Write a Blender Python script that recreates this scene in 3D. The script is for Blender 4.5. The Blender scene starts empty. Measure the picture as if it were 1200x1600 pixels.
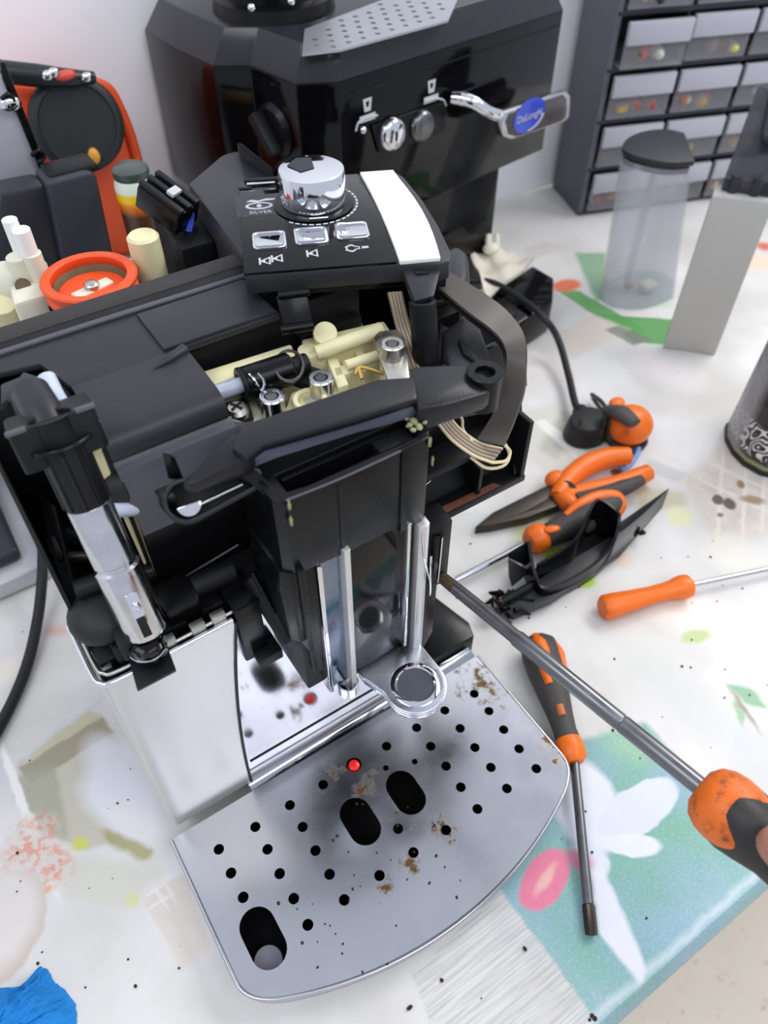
import bpy, bmesh, math, random
from mathutils import Vector, Matrix
random.seed(4)
scene = bpy.context.scene
col = scene.collection

# ------------------------------------------------------------------ camera, world, lights, exposure
# Everything is authored in centimetres in the frame of the work table: X along the wall,
# Y towards the wall, Z up, table top at Z = 0.  CM turns that into metres.
CM = 0.01
F_PX, PITCH, TURN = 1200.0, math.radians(48), math.radians(33.3)
CAM = Vector((1.7595, -22.1993, 52.0))
fwd0 = Vector((0, math.cos(PITCH), -math.sin(PITCH)))
RZ = Matrix.Rotation(-TURN, 3, 'Z')
FWD = RZ @ fwd0
RIGHT = RZ @ Vector((1, 0, 0))
UP = RIGHT.cross(FWD)
cam_d = bpy.data.cameras.new('camera')
cam = bpy.data.objects.new('camera', cam_d)
col.objects.link(cam)
cam.location = CAM * CM
cam.rotation_euler = (math.radians(90) - PITCH, 0, -TURN)
cam_d.sensor_fit = 'VERTICAL'
cam_d.sensor_height = 36.0
cam_d.sensor_width = 27.0
cam_d.lens = 36.0 * F_PX / 1600.0
cam_d.clip_start = 0.01
cam_d.clip_end = 50
cam_d.dof.use_dof = True
cam_d.dof.focus_distance = 0.43
cam_d.dof.aperture_fstop = 8.0
scene.camera = cam

world = bpy.data.worlds.new('room_light')
scene.world = world
world.use_nodes = True
bg = world.node_tree.nodes['Background']
bg.inputs[0].default_value = (0.80, 0.86, 1.0, 1)
bg.inputs[1].default_value = 0.64

def area(name, loc, target, size, power, color):
    d = bpy.data.lights.new(name, 'AREA')
    d.shape = 'RECTANGLE'; d.size, d.size_y = size
    d.energy = power; d.color = color
    o = bpy.data.objects.new(name, d); col.objects.link(o)
    o.location = Vector(loc) * CM
    o.rotation_euler = (Vector(target) - Vector(loc)).to_track_quat('-Z', 'Y').to_euler()
    return o
area('overhead_area_light', (172, 0, 160), (25, 5, 0), (1.2, 0.6), 19, (1.0, 0.97, 0.93))
area('overhead_area_light', (-95, -20, 180), (0, 10, 0), (1.2, 0.6), 8, (0.93, 0.96, 1.0))
area('overhead_area_light', (40, -130, 185), (15, 0, 10), (1.4, 0.8), 10, (0.95, 0.97, 1.0))  # unseen front fill, added to brighten the faces turned forward

scene.view_settings.view_transform = 'Standard'
scene.view_settings.look = 'None'
scene.view_settings.exposure = 0.30
scene.view_settings.gamma = 1.0
scene.view_settings.use_curve_mapping = False

# ------------------------------------------------------------------ helpers
def _ray(x, y):
    return FWD + RIGHT * ((x - 600) / F_PX) - UP * ((y - 800) / F_PX)
def W(x, y, w):                     # survey: sight line through the photograph meets height w
    d = _ray(x, y); return CAM + d * ((w - CAM.z) / d.z)
def V(x, y, v):                     # ... meets the plane Y = v
    d = _ray(x, y); return CAM + d * ((v - CAM.y) / d.y)
def U(x, y, u):
    d = _ray(x, y); return CAM + d * ((u - CAM.x) / d.x)
def W2(pts, w): return [(p.x, p.y) for p in (W(x, y, w) for x, y in pts)]

def lin(c):
    c = c / 255.0
    return c / 12.92 if c <= 0.04045 else ((c + 0.055) / 1.055) ** 2.4
def rgb(r, g, b): return (lin(r), lin(g), lin(b), 1.0)

MATS = {}
def mat(name, color, rough=0.5, metal=0.0, spec=0.5, noise=0.0, nscale=40.0, bump=0.0, bscale=300.0,
        coat=0.0, trans=0.0, ior=1.45, alpha=1.0, dust=None, rvar=0.0, sss=0.0):
    if name in MATS: return MATS[name]
    m = bpy.data.materials.new(name); m.use_nodes = True
    nt = m.node_tree; b = nt.nodes['Principled BSDF']
    c = rgb(*color)
    b.inputs['Base Color'].default_value = c
    b.inputs['Roughness'].default_value = rough
    b.inputs['Metallic'].default_value = metal
    b.inputs['Specular IOR Level'].default_value = spec
    b.inputs['IOR'].default_value = ior
    b.inputs['Coat Weight'].default_value = coat
    b.inputs['Coat Roughness'].default_value = 0.05
    b.inputs['Transmission Weight'].default_value = trans
    b.inputs['Alpha'].default_value = alpha
    if sss:
        b.inputs['Subsurface Weight'].default_value = sss
        b.inputs['Subsurface Radius'].default_value = (0.006, 0.003, 0.0015)
    tc = nt.nodes.new('ShaderNodeTexCoord')
    if noise or dust or rvar:
        n = nt.nodes.new('ShaderNodeTexNoise')
        n.inputs['Scale'].default_value = nscale; n.inputs['Detail'].default_value = 6
        n.inputs['Roughness'].default_value = 0.65
        nt.links.new(tc.outputs['Object'], n.inputs['Vector'])
        mx = nt.nodes.new('ShaderNodeMix'); mx.data_type = 'RGBA'
        k = noise
        mx.inputs[6].default_value = tuple(min(1, v * (1 - k)) for v in c[:3]) + (1,)
        mx.inputs[7].default_value = tuple(min(1, v * (1 + k)) for v in c[:3]) + (1,)
        nt.links.new(n.outputs['Fac'], mx.inputs[0])
        out = mx.outputs[2]
        if dust:
            n2 = nt.nodes.new('ShaderNodeTexNoise')
            n2.inputs['Scale'].default_value = dust[1]; n2.inputs['Detail'].default_value = 8
            n2.inputs['Roughness'].default_value = 0.8
            nt.links.new(tc.outputs['Object'], n2.inputs['Vector'])
            mr = nt.nodes.new('ShaderNodeMapRange')
            mr.inputs[1].default_value = dust[2]; mr.inputs[2].default_value = dust[2] + 0.12
            nt.links.new(n2.outputs['Fac'], mr.inputs[0])
            m2 = nt.nodes.new('ShaderNodeMix'); m2.data_type = 'RGBA'
            m2.inputs[7].default_value = rgb(*dust[0])
            nt.links.new(mr.outputs[0], m2.inputs[0]); nt.links.new(out, m2.inputs[6])
            out = m2.outputs[2]
        nt.links.new(out, b.inputs['Base Color'])
        if rvar:
            mr = nt.nodes.new('ShaderNodeMapRange')
            mr.inputs[1].default_value = 0.3; mr.inputs[2].default_value = 0.7
            mr.inputs[3].default_value = max(0.02, rough - rvar); mr.inputs[4].default_value = rough + rvar
            nt.links.new(n.outputs['Fac'], mr.inputs[0]); nt.links.new(mr.outputs[0], b.inputs['Roughness'])
    if bump:
        n3 = nt.nodes.new('ShaderNodeTexNoise')
        n3.inputs['Scale'].default_value = bscale; n3.inputs['Detail'].default_value = 4
        nt.links.new(tc.outputs['Object'], n3.inputs['Vector'])
        bp = nt.nodes.new('ShaderNodeBump'); bp.inputs['Strength'].default_value = bump
        bp.inputs['Distance'].default_value = 0.001
        nt.links.new(n3.outputs['Fac'], bp.inputs['Height']); nt.links.new(bp.outputs[0], b.inputs['Normal'])
    MATS[name] = m
    return m

BLACK = mat('black_plastic', (18, 18, 20), 0.45, spec=0.32, noise=0.2, bump=0.15, bscale=900, rvar=0.08)
BLACKS = mat('black_satin', (11, 11, 13), 0.27, spec=0.3, noise=0.2, rvar=0.07)
GLOSS = mat('black_gloss', (8, 8, 10), 0.07, spec=0.3)
COLGLOSS = mat('black_polished', (8, 8, 10), 0.10, noise=0.3, rvar=0.04, spec=0.35)
DARK = mat('dark_grey_plastic', (46, 46, 50), 0.38, spec=0.4, noise=0.12, bump=0.12, bscale=900, dust=((120, 118, 115), 260, 0.72))
MID = mat('mid_grey_plastic', (84, 84, 90), 0.42, noise=0.12)
DUSTY = mat('dusty_black', (50, 48, 47), 0.65, noise=0.3, bump=0.5, bscale=1200, dust=((120, 108, 98), 700, 0.6))
STEEL = mat('brushed_steel', (196, 196, 200), 0.24, metal=1.0, noise=0.06, nscale=15, rvar=0.05)
SATIN = mat('satin_steel', (214, 213, 211), 0.36, metal=0.6, noise=0.05, nscale=12, rvar=0.04)
CHROME = mat('chrome', (222, 224, 228), 0.06, metal=1.0, noise=0.05, nscale=60, rvar=0.03)
WORN = mat('worn_chrome', (205, 206, 208), 0.16, metal=1.0, noise=0.25, nscale=90, rvar=0.1)
ZINC = mat('zinc', (190, 188, 182), 0.35, metal=1.0, noise=0.2, nscale=120)
DSTEEL = mat('tool_steel', (120, 120, 122), 0.32, metal=1.0, noise=0.25, nscale=80, rvar=0.08)
RUST = mat('rusty_tip', (92, 76, 62), 0.5, metal=0.7, noise=0.5, nscale=200)
CREAM = mat('cream_plastic', (228, 220, 176), 0.45, noise=0.10, nscale=70, dust=((190, 170, 120), 150, 0.66), sss=0.05)
IVORY = mat('ivory_plastic', (222, 220, 200), 0.45, noise=0.06, sss=0.05)
TUBEW = mat('milky_tube', (196, 204, 222), 0.3, noise=0.05, sss=0.1)
ORANGE = mat('orange_plastic', (238, 112, 24), 0.38, noise=0.10, nscale=60)
ORANGED = mat('grubby_orange', (226, 108, 30), 0.45, noise=0.2, nscale=60, dust=((132, 66, 30), 80, 0.5))
SEAL = mat('orange_silicone', (235, 84, 36), 0.5, noise=0.08)
GRIP = mat('grey_rubber', (70, 66, 64), 0.6, noise=0.15, bump=0.2, bscale=700)
RUBBER = mat('black_rubber', (28, 28, 30), 0.55, noise=0.2)
WHITE = mat('white_plastic', (240, 240, 234), 0.4)
PRINT = mat('silver_print', (190, 192, 196), 0.5)
HOLE = mat('dark_inside', (10, 10, 11), 0.6)

def link(o, parent=None):
    col.objects.link(o)
    if parent is not None:
        o.parent = parent
        o.matrix_parent_inverse = Matrix.Translation(parent.location).inverted() if parent.type == 'EMPTY' else Matrix.Identity(4)
    return o

def mesh(name, verts, faces, m, parent=None, smooth=None, scale=True):
    me = bpy.data.meshes.new(name)
    k = CM if scale else 1.0
    me.from_pydata([(v[0] * k, v[1] * k, v[2] * k) for v in verts], [], faces)
    me.validate()
    return finish(name, me, m, parent, smooth)

def finish(name, me, m, parent=None, smooth=None):
    me.materials.append(m)
    if smooth is not None:
        for p in me.polygons: p.use_smooth = True
        me.update()
        bm = bmesh.new(); bm.from_mesh(me)
        bmesh.ops.recalc_face_normals(bm, faces=bm.faces)
        for e in bm.edges:
            if len(e.link_faces) == 2 and e.calc_face_angle(0) > math.radians(smooth): e.smooth = False
        bm.to_mesh(me); bm.free()
    o = bpy.data.objects.new(name, me)
    return link(o, parent)

def from_bm(name, bm, m, parent=None, smooth=35):
    bmesh.ops.recalc_face_normals(bm, faces=bm.faces)
    bmesh.ops.scale(bm, vec=(CM, CM, CM), verts=bm.verts)
    me = bpy.data.meshes.new(name); bm.to_mesh(me); bm.free()
    return finish(name, me, m, parent, smooth)

def bev(bm, r, seg=2, ang=30):
    if r <= 0: return
    es = [e for e in bm.edges if len(e.link_faces) == 2 and e.calc_face_angle(0) > math.radians(ang)]
    bmesh.ops.bevel(bm, geom=es, offset=r, segments=seg, profile=0.5, affect='EDGES', clamp_overlap=True)

def frame(o=(0, 0, 0), rz=0, rx=0, ry=0):
    return Matrix.Translation(Vector(o)) @ Matrix.Rotation(math.radians(rz), 4, 'Z') @ \
        Matrix.Rotation(math.radians(rx), 4, 'X') @ Matrix.Rotation(math.radians(ry), 4, 'Y')

def box(name, lo, hi, m, parent=None, r=0.08, mx=None, seg=2):
    bm = bmesh.new()
    bmesh.ops.create_cube(bm, size=1)
    for v in bm.verts:
        v.co = Vector([lo[i] + (v.co[i] + 0.5) * (hi[i] - lo[i]) for i in range(3)])
    bev(bm, r, seg)
    if mx is not None: bmesh.ops.transform(bm, matrix=mx, verts=bm.verts)
    return from_bm(name, bm, m, parent)

def prism(name, pts, z0, z1, m, parent=None, r=0.06, mx=None, seg=2, top=None):
    """polygon in XY extruded from z0 to z1 (z1 may be a list of heights per corner)"""
    bm = bmesh.new()
    n = len(pts)
    zt = z1 if isinstance(z1, (list, tuple)) else [z1] * n
    zb = z0 if isinstance(z0, (list, tuple)) else [z0] * n
    tp = top or pts
    a = [bm.verts.new((p[0], p[1], zb[i])) for i, p in enumerate(pts)]
    b = [bm.verts.new((p[0], p[1], zt[i])) for i, p in enumerate(tp)]
    bm.faces.new(a[::-1]); bm.faces.new(b)
    for i in range(n): bm.faces.new((a[i], a[(i + 1) % n], b[(i + 1) % n], b[i]))
    bmesh.ops.recalc_face_normals(bm, faces=bm.faces)
    bev(bm, r, seg)
    if mx is not None: bmesh.ops.transform(bm, matrix=mx, verts=bm.verts)
    return from_bm(name, bm, m, parent)

def slab(name, pts3, thick, m, parent=None, r=0.05, seg=2):
    """a planar outline given in 3D, thickened by the vector thick"""
    bm = bmesh.new(); t = Vector(thick); n = len(pts3)
    a = [bm.verts.new(Vector(p)) for p in pts3]
    b = [bm.verts.new(Vector(p) + t) for p in pts3]
    bm.faces.new(a[::-1]); bm.faces.new(b)
    for i in range(n): bm.faces.new((a[i], a[(i + 1) % n], b[(i + 1) % n], b[i]))
    bmesh.ops.recalc_face_normals(bm, faces=bm.faces)
    bev(bm, r, seg)
    return from_bm(name, bm, m, parent)

def basis(d):
    d = Vector(d).normalized()
    a = Vector((0, 0, 1)) if abs(d.z) < 0.95 else Vector((1, 0, 0))
    x = a.cross(d).normalized(); y = d.cross(x)
    return x, y, d

def lathe(name, prof, o, d, m, parent=None, seg=32, smooth=40, squash=None):
    """profile [(radius, along)] turned about the axis o + d"""
    x, y, z = basis(d); o = Vector(o); vs = []; fs = []
    rings = []
    for r, h in prof:
        if r <= 1e-6:
            rings.append([len(vs)]); vs.append(o + z * h)
        else:
            rings.append(list(range(len(vs), len(vs) + seg)))
            for i in range(seg):
                a = 2 * math.pi * i / seg
                k = squash(a, h) if squash else 1.0
                vs.append(o + z * h + (x * math.cos(a) + y * math.sin(a)) * r * k)
    for A, B in zip(rings, rings[1:]):
        for i in range(seg):
            j = (i + 1) % seg
            if len(A) == 1 and len(B) == 1: continue
            if len(A) == 1: fs.append((A[0], B[i], B[j]))
            elif len(B) == 1: fs.append((A[i], A[j], B[0]))
            else: fs.append((A[i], A[j], B[j], B[i]))
    for R, rev in ((rings[0], True), (rings[-1], False)):
        if len(R) > 1: fs.append(R[::-1] if rev else R)
    return mesh(name, vs, fs, m, parent, smooth)

def cyl(name, a, b, r, m, parent=None, seg=28, bevel=0.04, r2=None):
    a = Vector(a); b = Vector(b); L = (b - a).length; r2 = r if r2 is None else r2
    k = min(bevel, L * 0.3, r * 0.5, r2 * 0.5)
    return lathe(name, [(0, 0), (r - k, 0), (r, k), (r2, L - k), (r2 - k, L), (0, L)], a, b - a, m, parent, seg)

def pipe(name, a, b, ro, ri, m, parent=None, seg=28, depth=None):
    a = Vector(a); b = Vector(b); L = (b - a).length; depth = L * 0.9 if depth is None else depth
    k = min(0.04, (ro - ri) * 0.3)
    return lathe(name, [(0, 0), (ro - k, 0), (ro, k), (ro, L - k), (ro - k, L), (ri + k, L), (ri, L - k), (ri, L - depth), (0, L - depth)],
                 a, b - a, m, parent, seg)

def spline(pts, n=8):
    pts = [Vector(p) for p in pts]
    if len(pts) < 3: return pts
    P = [pts[0] * 2 - pts[1]] + pts + [pts[-1] * 2 - pts[-2]]
    out = []
    for i in range(1, len(P) - 2):
        p0, p1, p2, p3 = P[i - 1:i + 3]
        for k in range(n):
            t = k / n
            out.append(0.5 * ((2 * p1) + (p2 - p0) * t + (2 * p0 - 5 * p1 + 4 * p2 - p3) * t * t + (3 * p1 - p0 - 3 * p2 + p3) * t ** 3))
    out.append(pts[-1])
    return out

def tube(name, pts, r, m, parent=None, seg=12, n=8, sx=1.0, sy=1.0, closed=False):
    """smooth sweep; r a number or one radius for each given point"""
    P = spline(pts, n)
    if isinstance(r, (list, tuple)):
        rr = []
        for i in range(len(r) - 1):
            for k in range(n if len(pts) > 2 else 1): rr.append(r[i] + (r[i + 1] - r[i]) * (k / n if len(pts) > 2 else 0))
        rr.append(r[-1])
    else: rr = [r] * len(P)
    vs = []; fs = []
    t0 = (P[1] - P[0]).normalized(); x, y, _ = basis(t0)
    for i, p in enumerate(P):
        t = (P[min(i + 1, len(P) - 1)] - P[max(i - 1, 0)])
        t = t.normalized() if t.length > 1e-9 else t0
        x = (x - t * x.dot(t)).normalized(); y = t.cross(x)
        for k in range(seg):
            a = 2 * math.pi * k / seg
            vs.append(p + (x * math.cos(a) * sx + y * math.sin(a) * sy) * rr[i])
    N = len(P)
    for i in range(N - 1):
        for k in range(seg):
            j = (k + 1) % seg
            fs.append((i * seg + k, i * seg + j, (i + 1) * seg + j, (i + 1) * seg + k))
    fs.append(tuple(range(seg))[::-1]); fs.append(tuple(range((N - 1) * seg, N * seg)))
    return mesh(name, vs, fs, m, parent, 50)

def strip(name, A, B, thick, m, parent=None, n=8):
    """a flexible band between the edge curves A and B"""
    A = spline(A, n); B = spline(B, n); vs = []; fs = []
    for i, (a, b) in enumerate(zip(A, B)):
        t = A[min(i + 1, len(A) - 1)] - A[max(i - 1, 0)]
        nn = t.cross(b - a).normalized() * (thick / 2)
        vs += [a + nn, b + nn, b - nn, a - nn]
    for i in range(len(A) - 1):
        for k in range(4):
            j = (k + 1) % 4
            fs.append((i * 4 + k, i * 4 + j, i * 4 + 4 + j, i * 4 + 4 + k))
    fs.append((3, 2, 1, 0)); q = (len(A) - 1) * 4; fs.append((q, q + 1, q + 2, q + 3))
    return mesh(name, vs, fs, m, parent, 45)

def plate(name, outer, holes, z0, z1, m, parent=None, r=0.0, mx=None):
    """flat plate with real holes: a filled 2D curve, extruded"""
    cu = bpy.data.curves.new(name, 'CURVE'); cu.dimensions = '2D'; cu.fill_mode = 'BOTH'
    for ring in [outer] + holes:
        s = cu.splines.new('POLY'); s.points.add(len(ring) - 1); s.use_cyclic_u = True
        for p, q in zip(s.points, ring): p.co = (q[0] * CM, q[1] * CM, 0, 1)
    cu.extrude = (z1 - z0) / 2 * CM - r * CM
    cu.bevel_depth = r * CM; cu.bevel_resolution = 2
    if r: cu.offset = -r * CM
    tmp = bpy.data.objects.new('tmp', cu)
    me = bpy.data.meshes.new_from_object(tmp); me.name = name
    bpy.data.objects.remove(tmp); bpy.data.curves.remove(cu)
    T = Matrix.Translation((0, 0, (z0 + z1) / 2 * CM))
    me.transform(T)
    if mx is not None:
        k = mx.copy(); k.translation = k.translation * CM
        me.transform(k)
    me.materials.clear()
    bm = bmesh.new(); bm.from_mesh(me); bmesh.ops.remove_doubles(bm, verts=bm.verts, dist=1e-6); bm.to_mesh(me); bm.free()
    return finish(name, me, m, parent, 35)

def lettering(name, body, size, m, parent, mx, depth=0.01):
    cu = bpy.data.curves.new(name, 'FONT'); cu.body = body; cu.size = size * CM; cu.extrude = depth * CM
    cu.align_x = 'CENTER'; cu.align_y = 'CENTER'
    tmp = bpy.data.objects.new('tmp', cu)
    me = bpy.data.meshes.new_from_object(tmp); me.name = name
    bpy.data.objects.remove(tmp); bpy.data.curves.remove(cu)
    k = mx.copy(); k.translation = k.translation * CM
    me.transform(k); me.materials.clear()
    return finish(name, me, m, parent)

def ring(cx, cy, r, n=20, ry=None, rot=0.0):
    ry = r if ry is None else ry; c, s = math.cos(rot), math.sin(rot); out = []
    for i in range(n):
        a = 2 * math.pi * i / n; x, y = r * math.cos(a), ry * math.sin(a)
        out.append((cx + x * c - y * s, cy + x * s + y * c))
    return out
def capsule(cx, cy, r, h, n=12):     # long in Y
    return [(cx + r * math.cos(math.pi * i / n), cy + h + r * math.sin(math.pi * i / n)) for i in range(n + 1)] + \
           [(cx - r * math.cos(math.pi * i / n), cy - h - r * math.sin(math.pi * i / n)) for i in range(n + 1)]
def rrect(x0, y0, x1, y1, r, n=5):
    out = []
    for cx, cy, a0 in ((x1 - r, y1 - r, 0), (x0 + r, y1 - r, 90), (x0 + r, y0 + r, 180), (x1 - r, y0 + r, 270)):
        for i in range(n + 1):
            a = math.radians(a0 + 90 * i / n); out.append((cx + r * math.cos(a), cy + r * math.sin(a)))
    return out

def blob(name, c, s, m, parent=None, rz=0, seg=20, mx=None, fn=None):
    bm = bmesh.new(); bmesh.ops.create_uvsphere(bm, u_segments=seg, v_segments=seg // 2 + 2, radius=1)
    for v in bm.verts:
        if fn: v.co = fn(v.co)
        v.co = Vector((v.co.x * s[0], v.co.y * s[1], v.co.z * s[2]))
    T = Matrix.Translation(Vector(c)) @ Matrix.Rotation(math.radians(rz), 4, 'Z')
    if mx is not None: T = Matrix.Translation(Vector(c)) @ mx
    bmesh.ops.transform(bm, matrix=T, verts=bm.verts)
    return from_bm(name, bm, m, parent, 60)

def thing(name, label, cat, loc, group=None):
    o = bpy.data.objects.new(name, None); col.objects.link(o)
    o.location = Vector(loc) * CM; o.empty_display_size = 0.02
    o['label'] = label; o['category'] = cat
    if group: o['group'] = group
    return o
def tag(o, label, cat, group=None):
    o['label'] = label; o['category'] = cat
    if group: o['group'] = group
    return o
def structure(o):
    o['kind'] = 'structure'; return o
def part(o, label=None, kind=None):
    if label: o['label'] = label
    if kind: o['kind'] = kind
    return o

# ------------------------------------------------------------------ the setting
wall_m = mat('wall_paint', (242, 243, 246), 0.85, noise=0.02, nscale=3, bump=0.1, bscale=120)
structure(box('wall_back', (-140, 58.3, -75), (190, 60.3, 160), wall_m, r=0))
floor_m = mat('terrazzo_floor', (232, 222, 205), 0.5, noise=0.10, nscale=6, dust=((168, 150, 126), 36, 0.57))
structure(box('floor', (-200, -260, -77), (220, 60, -75), floor_m, r=0))

class Paint:
    """stacks printed shapes (node masks) over a ground colour; coordinates are table centimetres"""
    def __init__(s, name, ground, rough=0.42):
        s.m = bpy.data.materials.new(name); s.m.use_nodes = True
        s.nt = s.m.node_tree; s.b = s.nt.nodes['Principled BSDF']
        s.b.inputs['Roughness'].default_value = rough
        tc = s.nt.nodes.new('ShaderNodeTexCoord')
        sc = s.nt.nodes.new('ShaderNodeVectorMath'); sc.operation = 'SCALE'; sc.inputs[3].default_value = 100
        s.nt.links.new(tc.outputs['Object'], sc.inputs[0])
        s.raw = sc.outputs[0]
        n = s.nt.nodes.new('ShaderNodeTexNoise'); n.inputs['Scale'].default_value = 0.9; n.inputs['Detail'].default_value = 3
        s.nt.links.new(s.raw, n.inputs['Vector'])
        d = s.nt.nodes.new('ShaderNodeVectorMath'); d.operation = 'MULTIPLY_ADD'
        d.inputs[1].default_value = (0.5, 0.5, 0); d.inputs[2].default_value = (-0.25, -0.25, 0)
        s.nt.links.new(n.outputs['Color'], d.inputs[0])
        a = s.nt.nodes.new('ShaderNodeVectorMath'); a.operation = 'ADD'
        s.nt.links.new(s.raw, a.inputs[0]); s.nt.links.new(d.outputs[0], a.inputs[1])
        s.wob = a.outputs[0]
        s.color = s.noise(ground[0], ground[1], 0.12)
    def noise(s, c0, c1, scale, detail=5, lo=0.35, hi=0.65, stretch=None, rot=0):
        n = s.nt.nodes.new('ShaderNodeTexNoise'); n.inputs['Scale'].default_value = scale; n.inputs['Detail'].default_value = detail
        src = s.raw
        if stretch:
            mp = s.nt.nodes.new('ShaderNodeMapping'); mp.inputs['Rotation'].default_value = (0, 0, rot); mp.inputs['Scale'].default_value = stretch
            s.nt.links.new(src, mp.inputs[0]); src = mp.outputs[0]
        s.nt.links.new(src, n.inputs['Vector'])
        mr = s.nt.nodes.new('ShaderNodeMapRange'); mr.inputs[1].default_value = lo; mr.inputs[2].default_value = hi
        s.nt.links.new(n.outputs['Fac'], mr.inputs[0])
        mx = s.nt.nodes.new('ShaderNodeMix'); mx.data_type = 'RGBA'
        mx.inputs[6].default_value = rgb(*c0); mx.inputs[7].default_value = rgb(*c1)
        s.nt.links.new(mr.outputs[0], mx.inputs[0])
        return mx.outputs[2]
    def over(s, mask, color, strength=1.0):
        mx = s.nt.nodes.new('ShaderNodeMix'); mx.data_type = 'RGBA'
        if strength != 1.0:
            k = s.nt.nodes.new('ShaderNodeMath'); k.operation = 'MULTIPLY'; k.inputs[1].default_value = strength
            s.nt.links.new(mask, k.inputs[0]); mask = k.outputs[0]
        s.nt.links.new(mask, mx.inputs[0]); s.nt.links.new(s.color, mx.inputs[6])
        if isinstance(color, tuple): mx.inputs[7].default_value = rgb(*color)
        else: s.nt.links.new(color, mx.inputs[7])
        s.color = mx.outputs[2]
    def rng(s, sock, a, b):
        mr = s.nt.nodes.new('ShaderNodeMapRange'); mr.inputs[1].default_value = a; mr.inputs[2].default_value = b
        s.nt.links.new(sock, mr.inputs[0]); return mr.outputs[0]
    def mul(s, a, b):
        k = s.nt.nodes.new('ShaderNodeMath'); k.operation = 'MULTIPLY'
        s.nt.links.new(a, k.inputs[0]); s.nt.links.new(b, k.inputs[1]); return k.outputs[0]
    def poly(s, pts, soft=0.12):
        """convex polygon"""
        cx = sum(p[0] for p in pts) / len(pts); cy = sum(p[1] for p in pts) / len(pts); m = None
        for i in range(len(pts)):
            a, b = pts[i], pts[(i + 1) % len(pts)]
            nx, ny = b[1] - a[1], a[0] - b[0]; L = math.hypot(nx, ny) or 1
            nx, ny = nx / L, ny / L; d = nx * a[0] + ny * a[1]
            if nx * cx + ny * cy < d: nx, ny, d = -nx, -ny, -d
            dt = s.nt.nodes.new('ShaderNodeVectorMath'); dt.operation = 'DOT_PRODUCT'; dt.inputs[1].default_value = (nx, ny, 0)
            s.nt.links.new(s.wob, dt.inputs[0])
            k = s.rng(dt.outputs['Value'], d - soft, d + soft)
            # inside is where n.p > d after the flip above means cx side
            m = k if m is None else s.mul(m, k)
        return m
    def ell(s, c, rx, ry, ang, soft=0.15):
        mp = s.nt.nodes.new('ShaderNodeMapping'); mp.vector_type = 'TEXTURE'
        mp.inputs['Location'].default_value = (c[0], c[1], 0); mp.inputs['Rotation'].default_value = (0, 0, ang)
        mp.inputs['Scale'].default_value = (rx, ry, 1e6)
        s.nt.links.new(s.wob, mp.inputs[0])
        ln = s.nt.nodes.new('ShaderNodeVectorMath'); ln.operation = 'LENGTH'; s.nt.links.new(mp.outputs[0], ln.inputs[0])
        return s.rng(ln.outputs['Value'], 1 + soft, 1 - soft)
    def done(s, bump=0.08):
        s.nt.links.new(s.color, s.b.inputs['Base Color'])
        n = s.nt.nodes.new('ShaderNodeTexNoise'); n.inputs['Scale'].default_value = 0.35; n.inputs['Detail'].default_value = 3
        s.nt.links.new(s.raw, n.inputs['Vector'])
        bp = s.nt.nodes.new('ShaderNodeBump'); bp.inputs['Strength'].default_value = bump; bp.inputs['Distance'].default_value = 0.01
        s.nt.links.new(n.outputs['Fac'], bp.inputs['Height']); s.nt.links.new(bp.outputs[0], s.b.inputs['Normal'])
        return s.m

T = Paint('printed_oilcloth', ((206, 203, 198), (226, 224, 221)))
def g(*pts): return W2(pts, 0)
def petal(a, b, width, color, strength=1.0, soft=0.15):
    (x0, y0), (x1, y1) = g(a, b); L = math.hypot(x1 - x0, y1 - y0)
    T.over(T.ell(((x0 + x1) / 2, (y0 + y1) / 2), L / 2, width, math.atan2(y1 - y0, x1 - x0), soft), color, strength)
def patch(pts, color, strength=1.0, soft=0.12): T.over(T.poly(g(*pts), soft), color, strength)

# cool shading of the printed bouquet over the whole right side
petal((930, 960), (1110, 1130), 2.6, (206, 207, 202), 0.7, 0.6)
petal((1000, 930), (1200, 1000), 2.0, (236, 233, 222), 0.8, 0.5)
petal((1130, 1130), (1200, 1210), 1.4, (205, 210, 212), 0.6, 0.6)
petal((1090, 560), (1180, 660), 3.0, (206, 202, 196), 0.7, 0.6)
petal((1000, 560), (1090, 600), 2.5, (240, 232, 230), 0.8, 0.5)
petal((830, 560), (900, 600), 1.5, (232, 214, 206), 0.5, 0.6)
# green and orange print by the clear tank, beige stripes
patch([(868, 452), (905, 455), (1010, 515), (985, 530)], (104, 168, 96), 0.95)
patch([(930, 490), (1060, 500), (1060, 540), (990, 535)], (92, 160, 84), 0.95)
patch([(898, 395), (945, 395), (950, 470), (930, 470)], (120, 170, 128), 0.8, 0.3)
petal((866, 452), (905, 440), 1.3, (232, 124, 92), 1, 0.2)
patch([(960, 420), (1040, 420), (1050, 480), (950, 480)], (176, 206, 178), 0.7, 0.5)
patch([(865, 528), (925, 490), (985, 515), (895, 560)], (214, 204, 192), 0.9, 0.3)
patch([(945, 515), (965, 508), (1020, 530), (990, 540)], (120, 122, 116), 0.8, 0.15)
patch([(815, 390), (855, 378), (880, 388), (830, 408)], (206, 200, 196), 0.8, 0.4)
petal((1165, 400), (1200, 420), 2.2, (240, 214, 190), 0.9, 0.4)
petal((1188, 390), (1200, 380), 1.0, (214, 92, 70), 0.9, 0.4)
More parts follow.
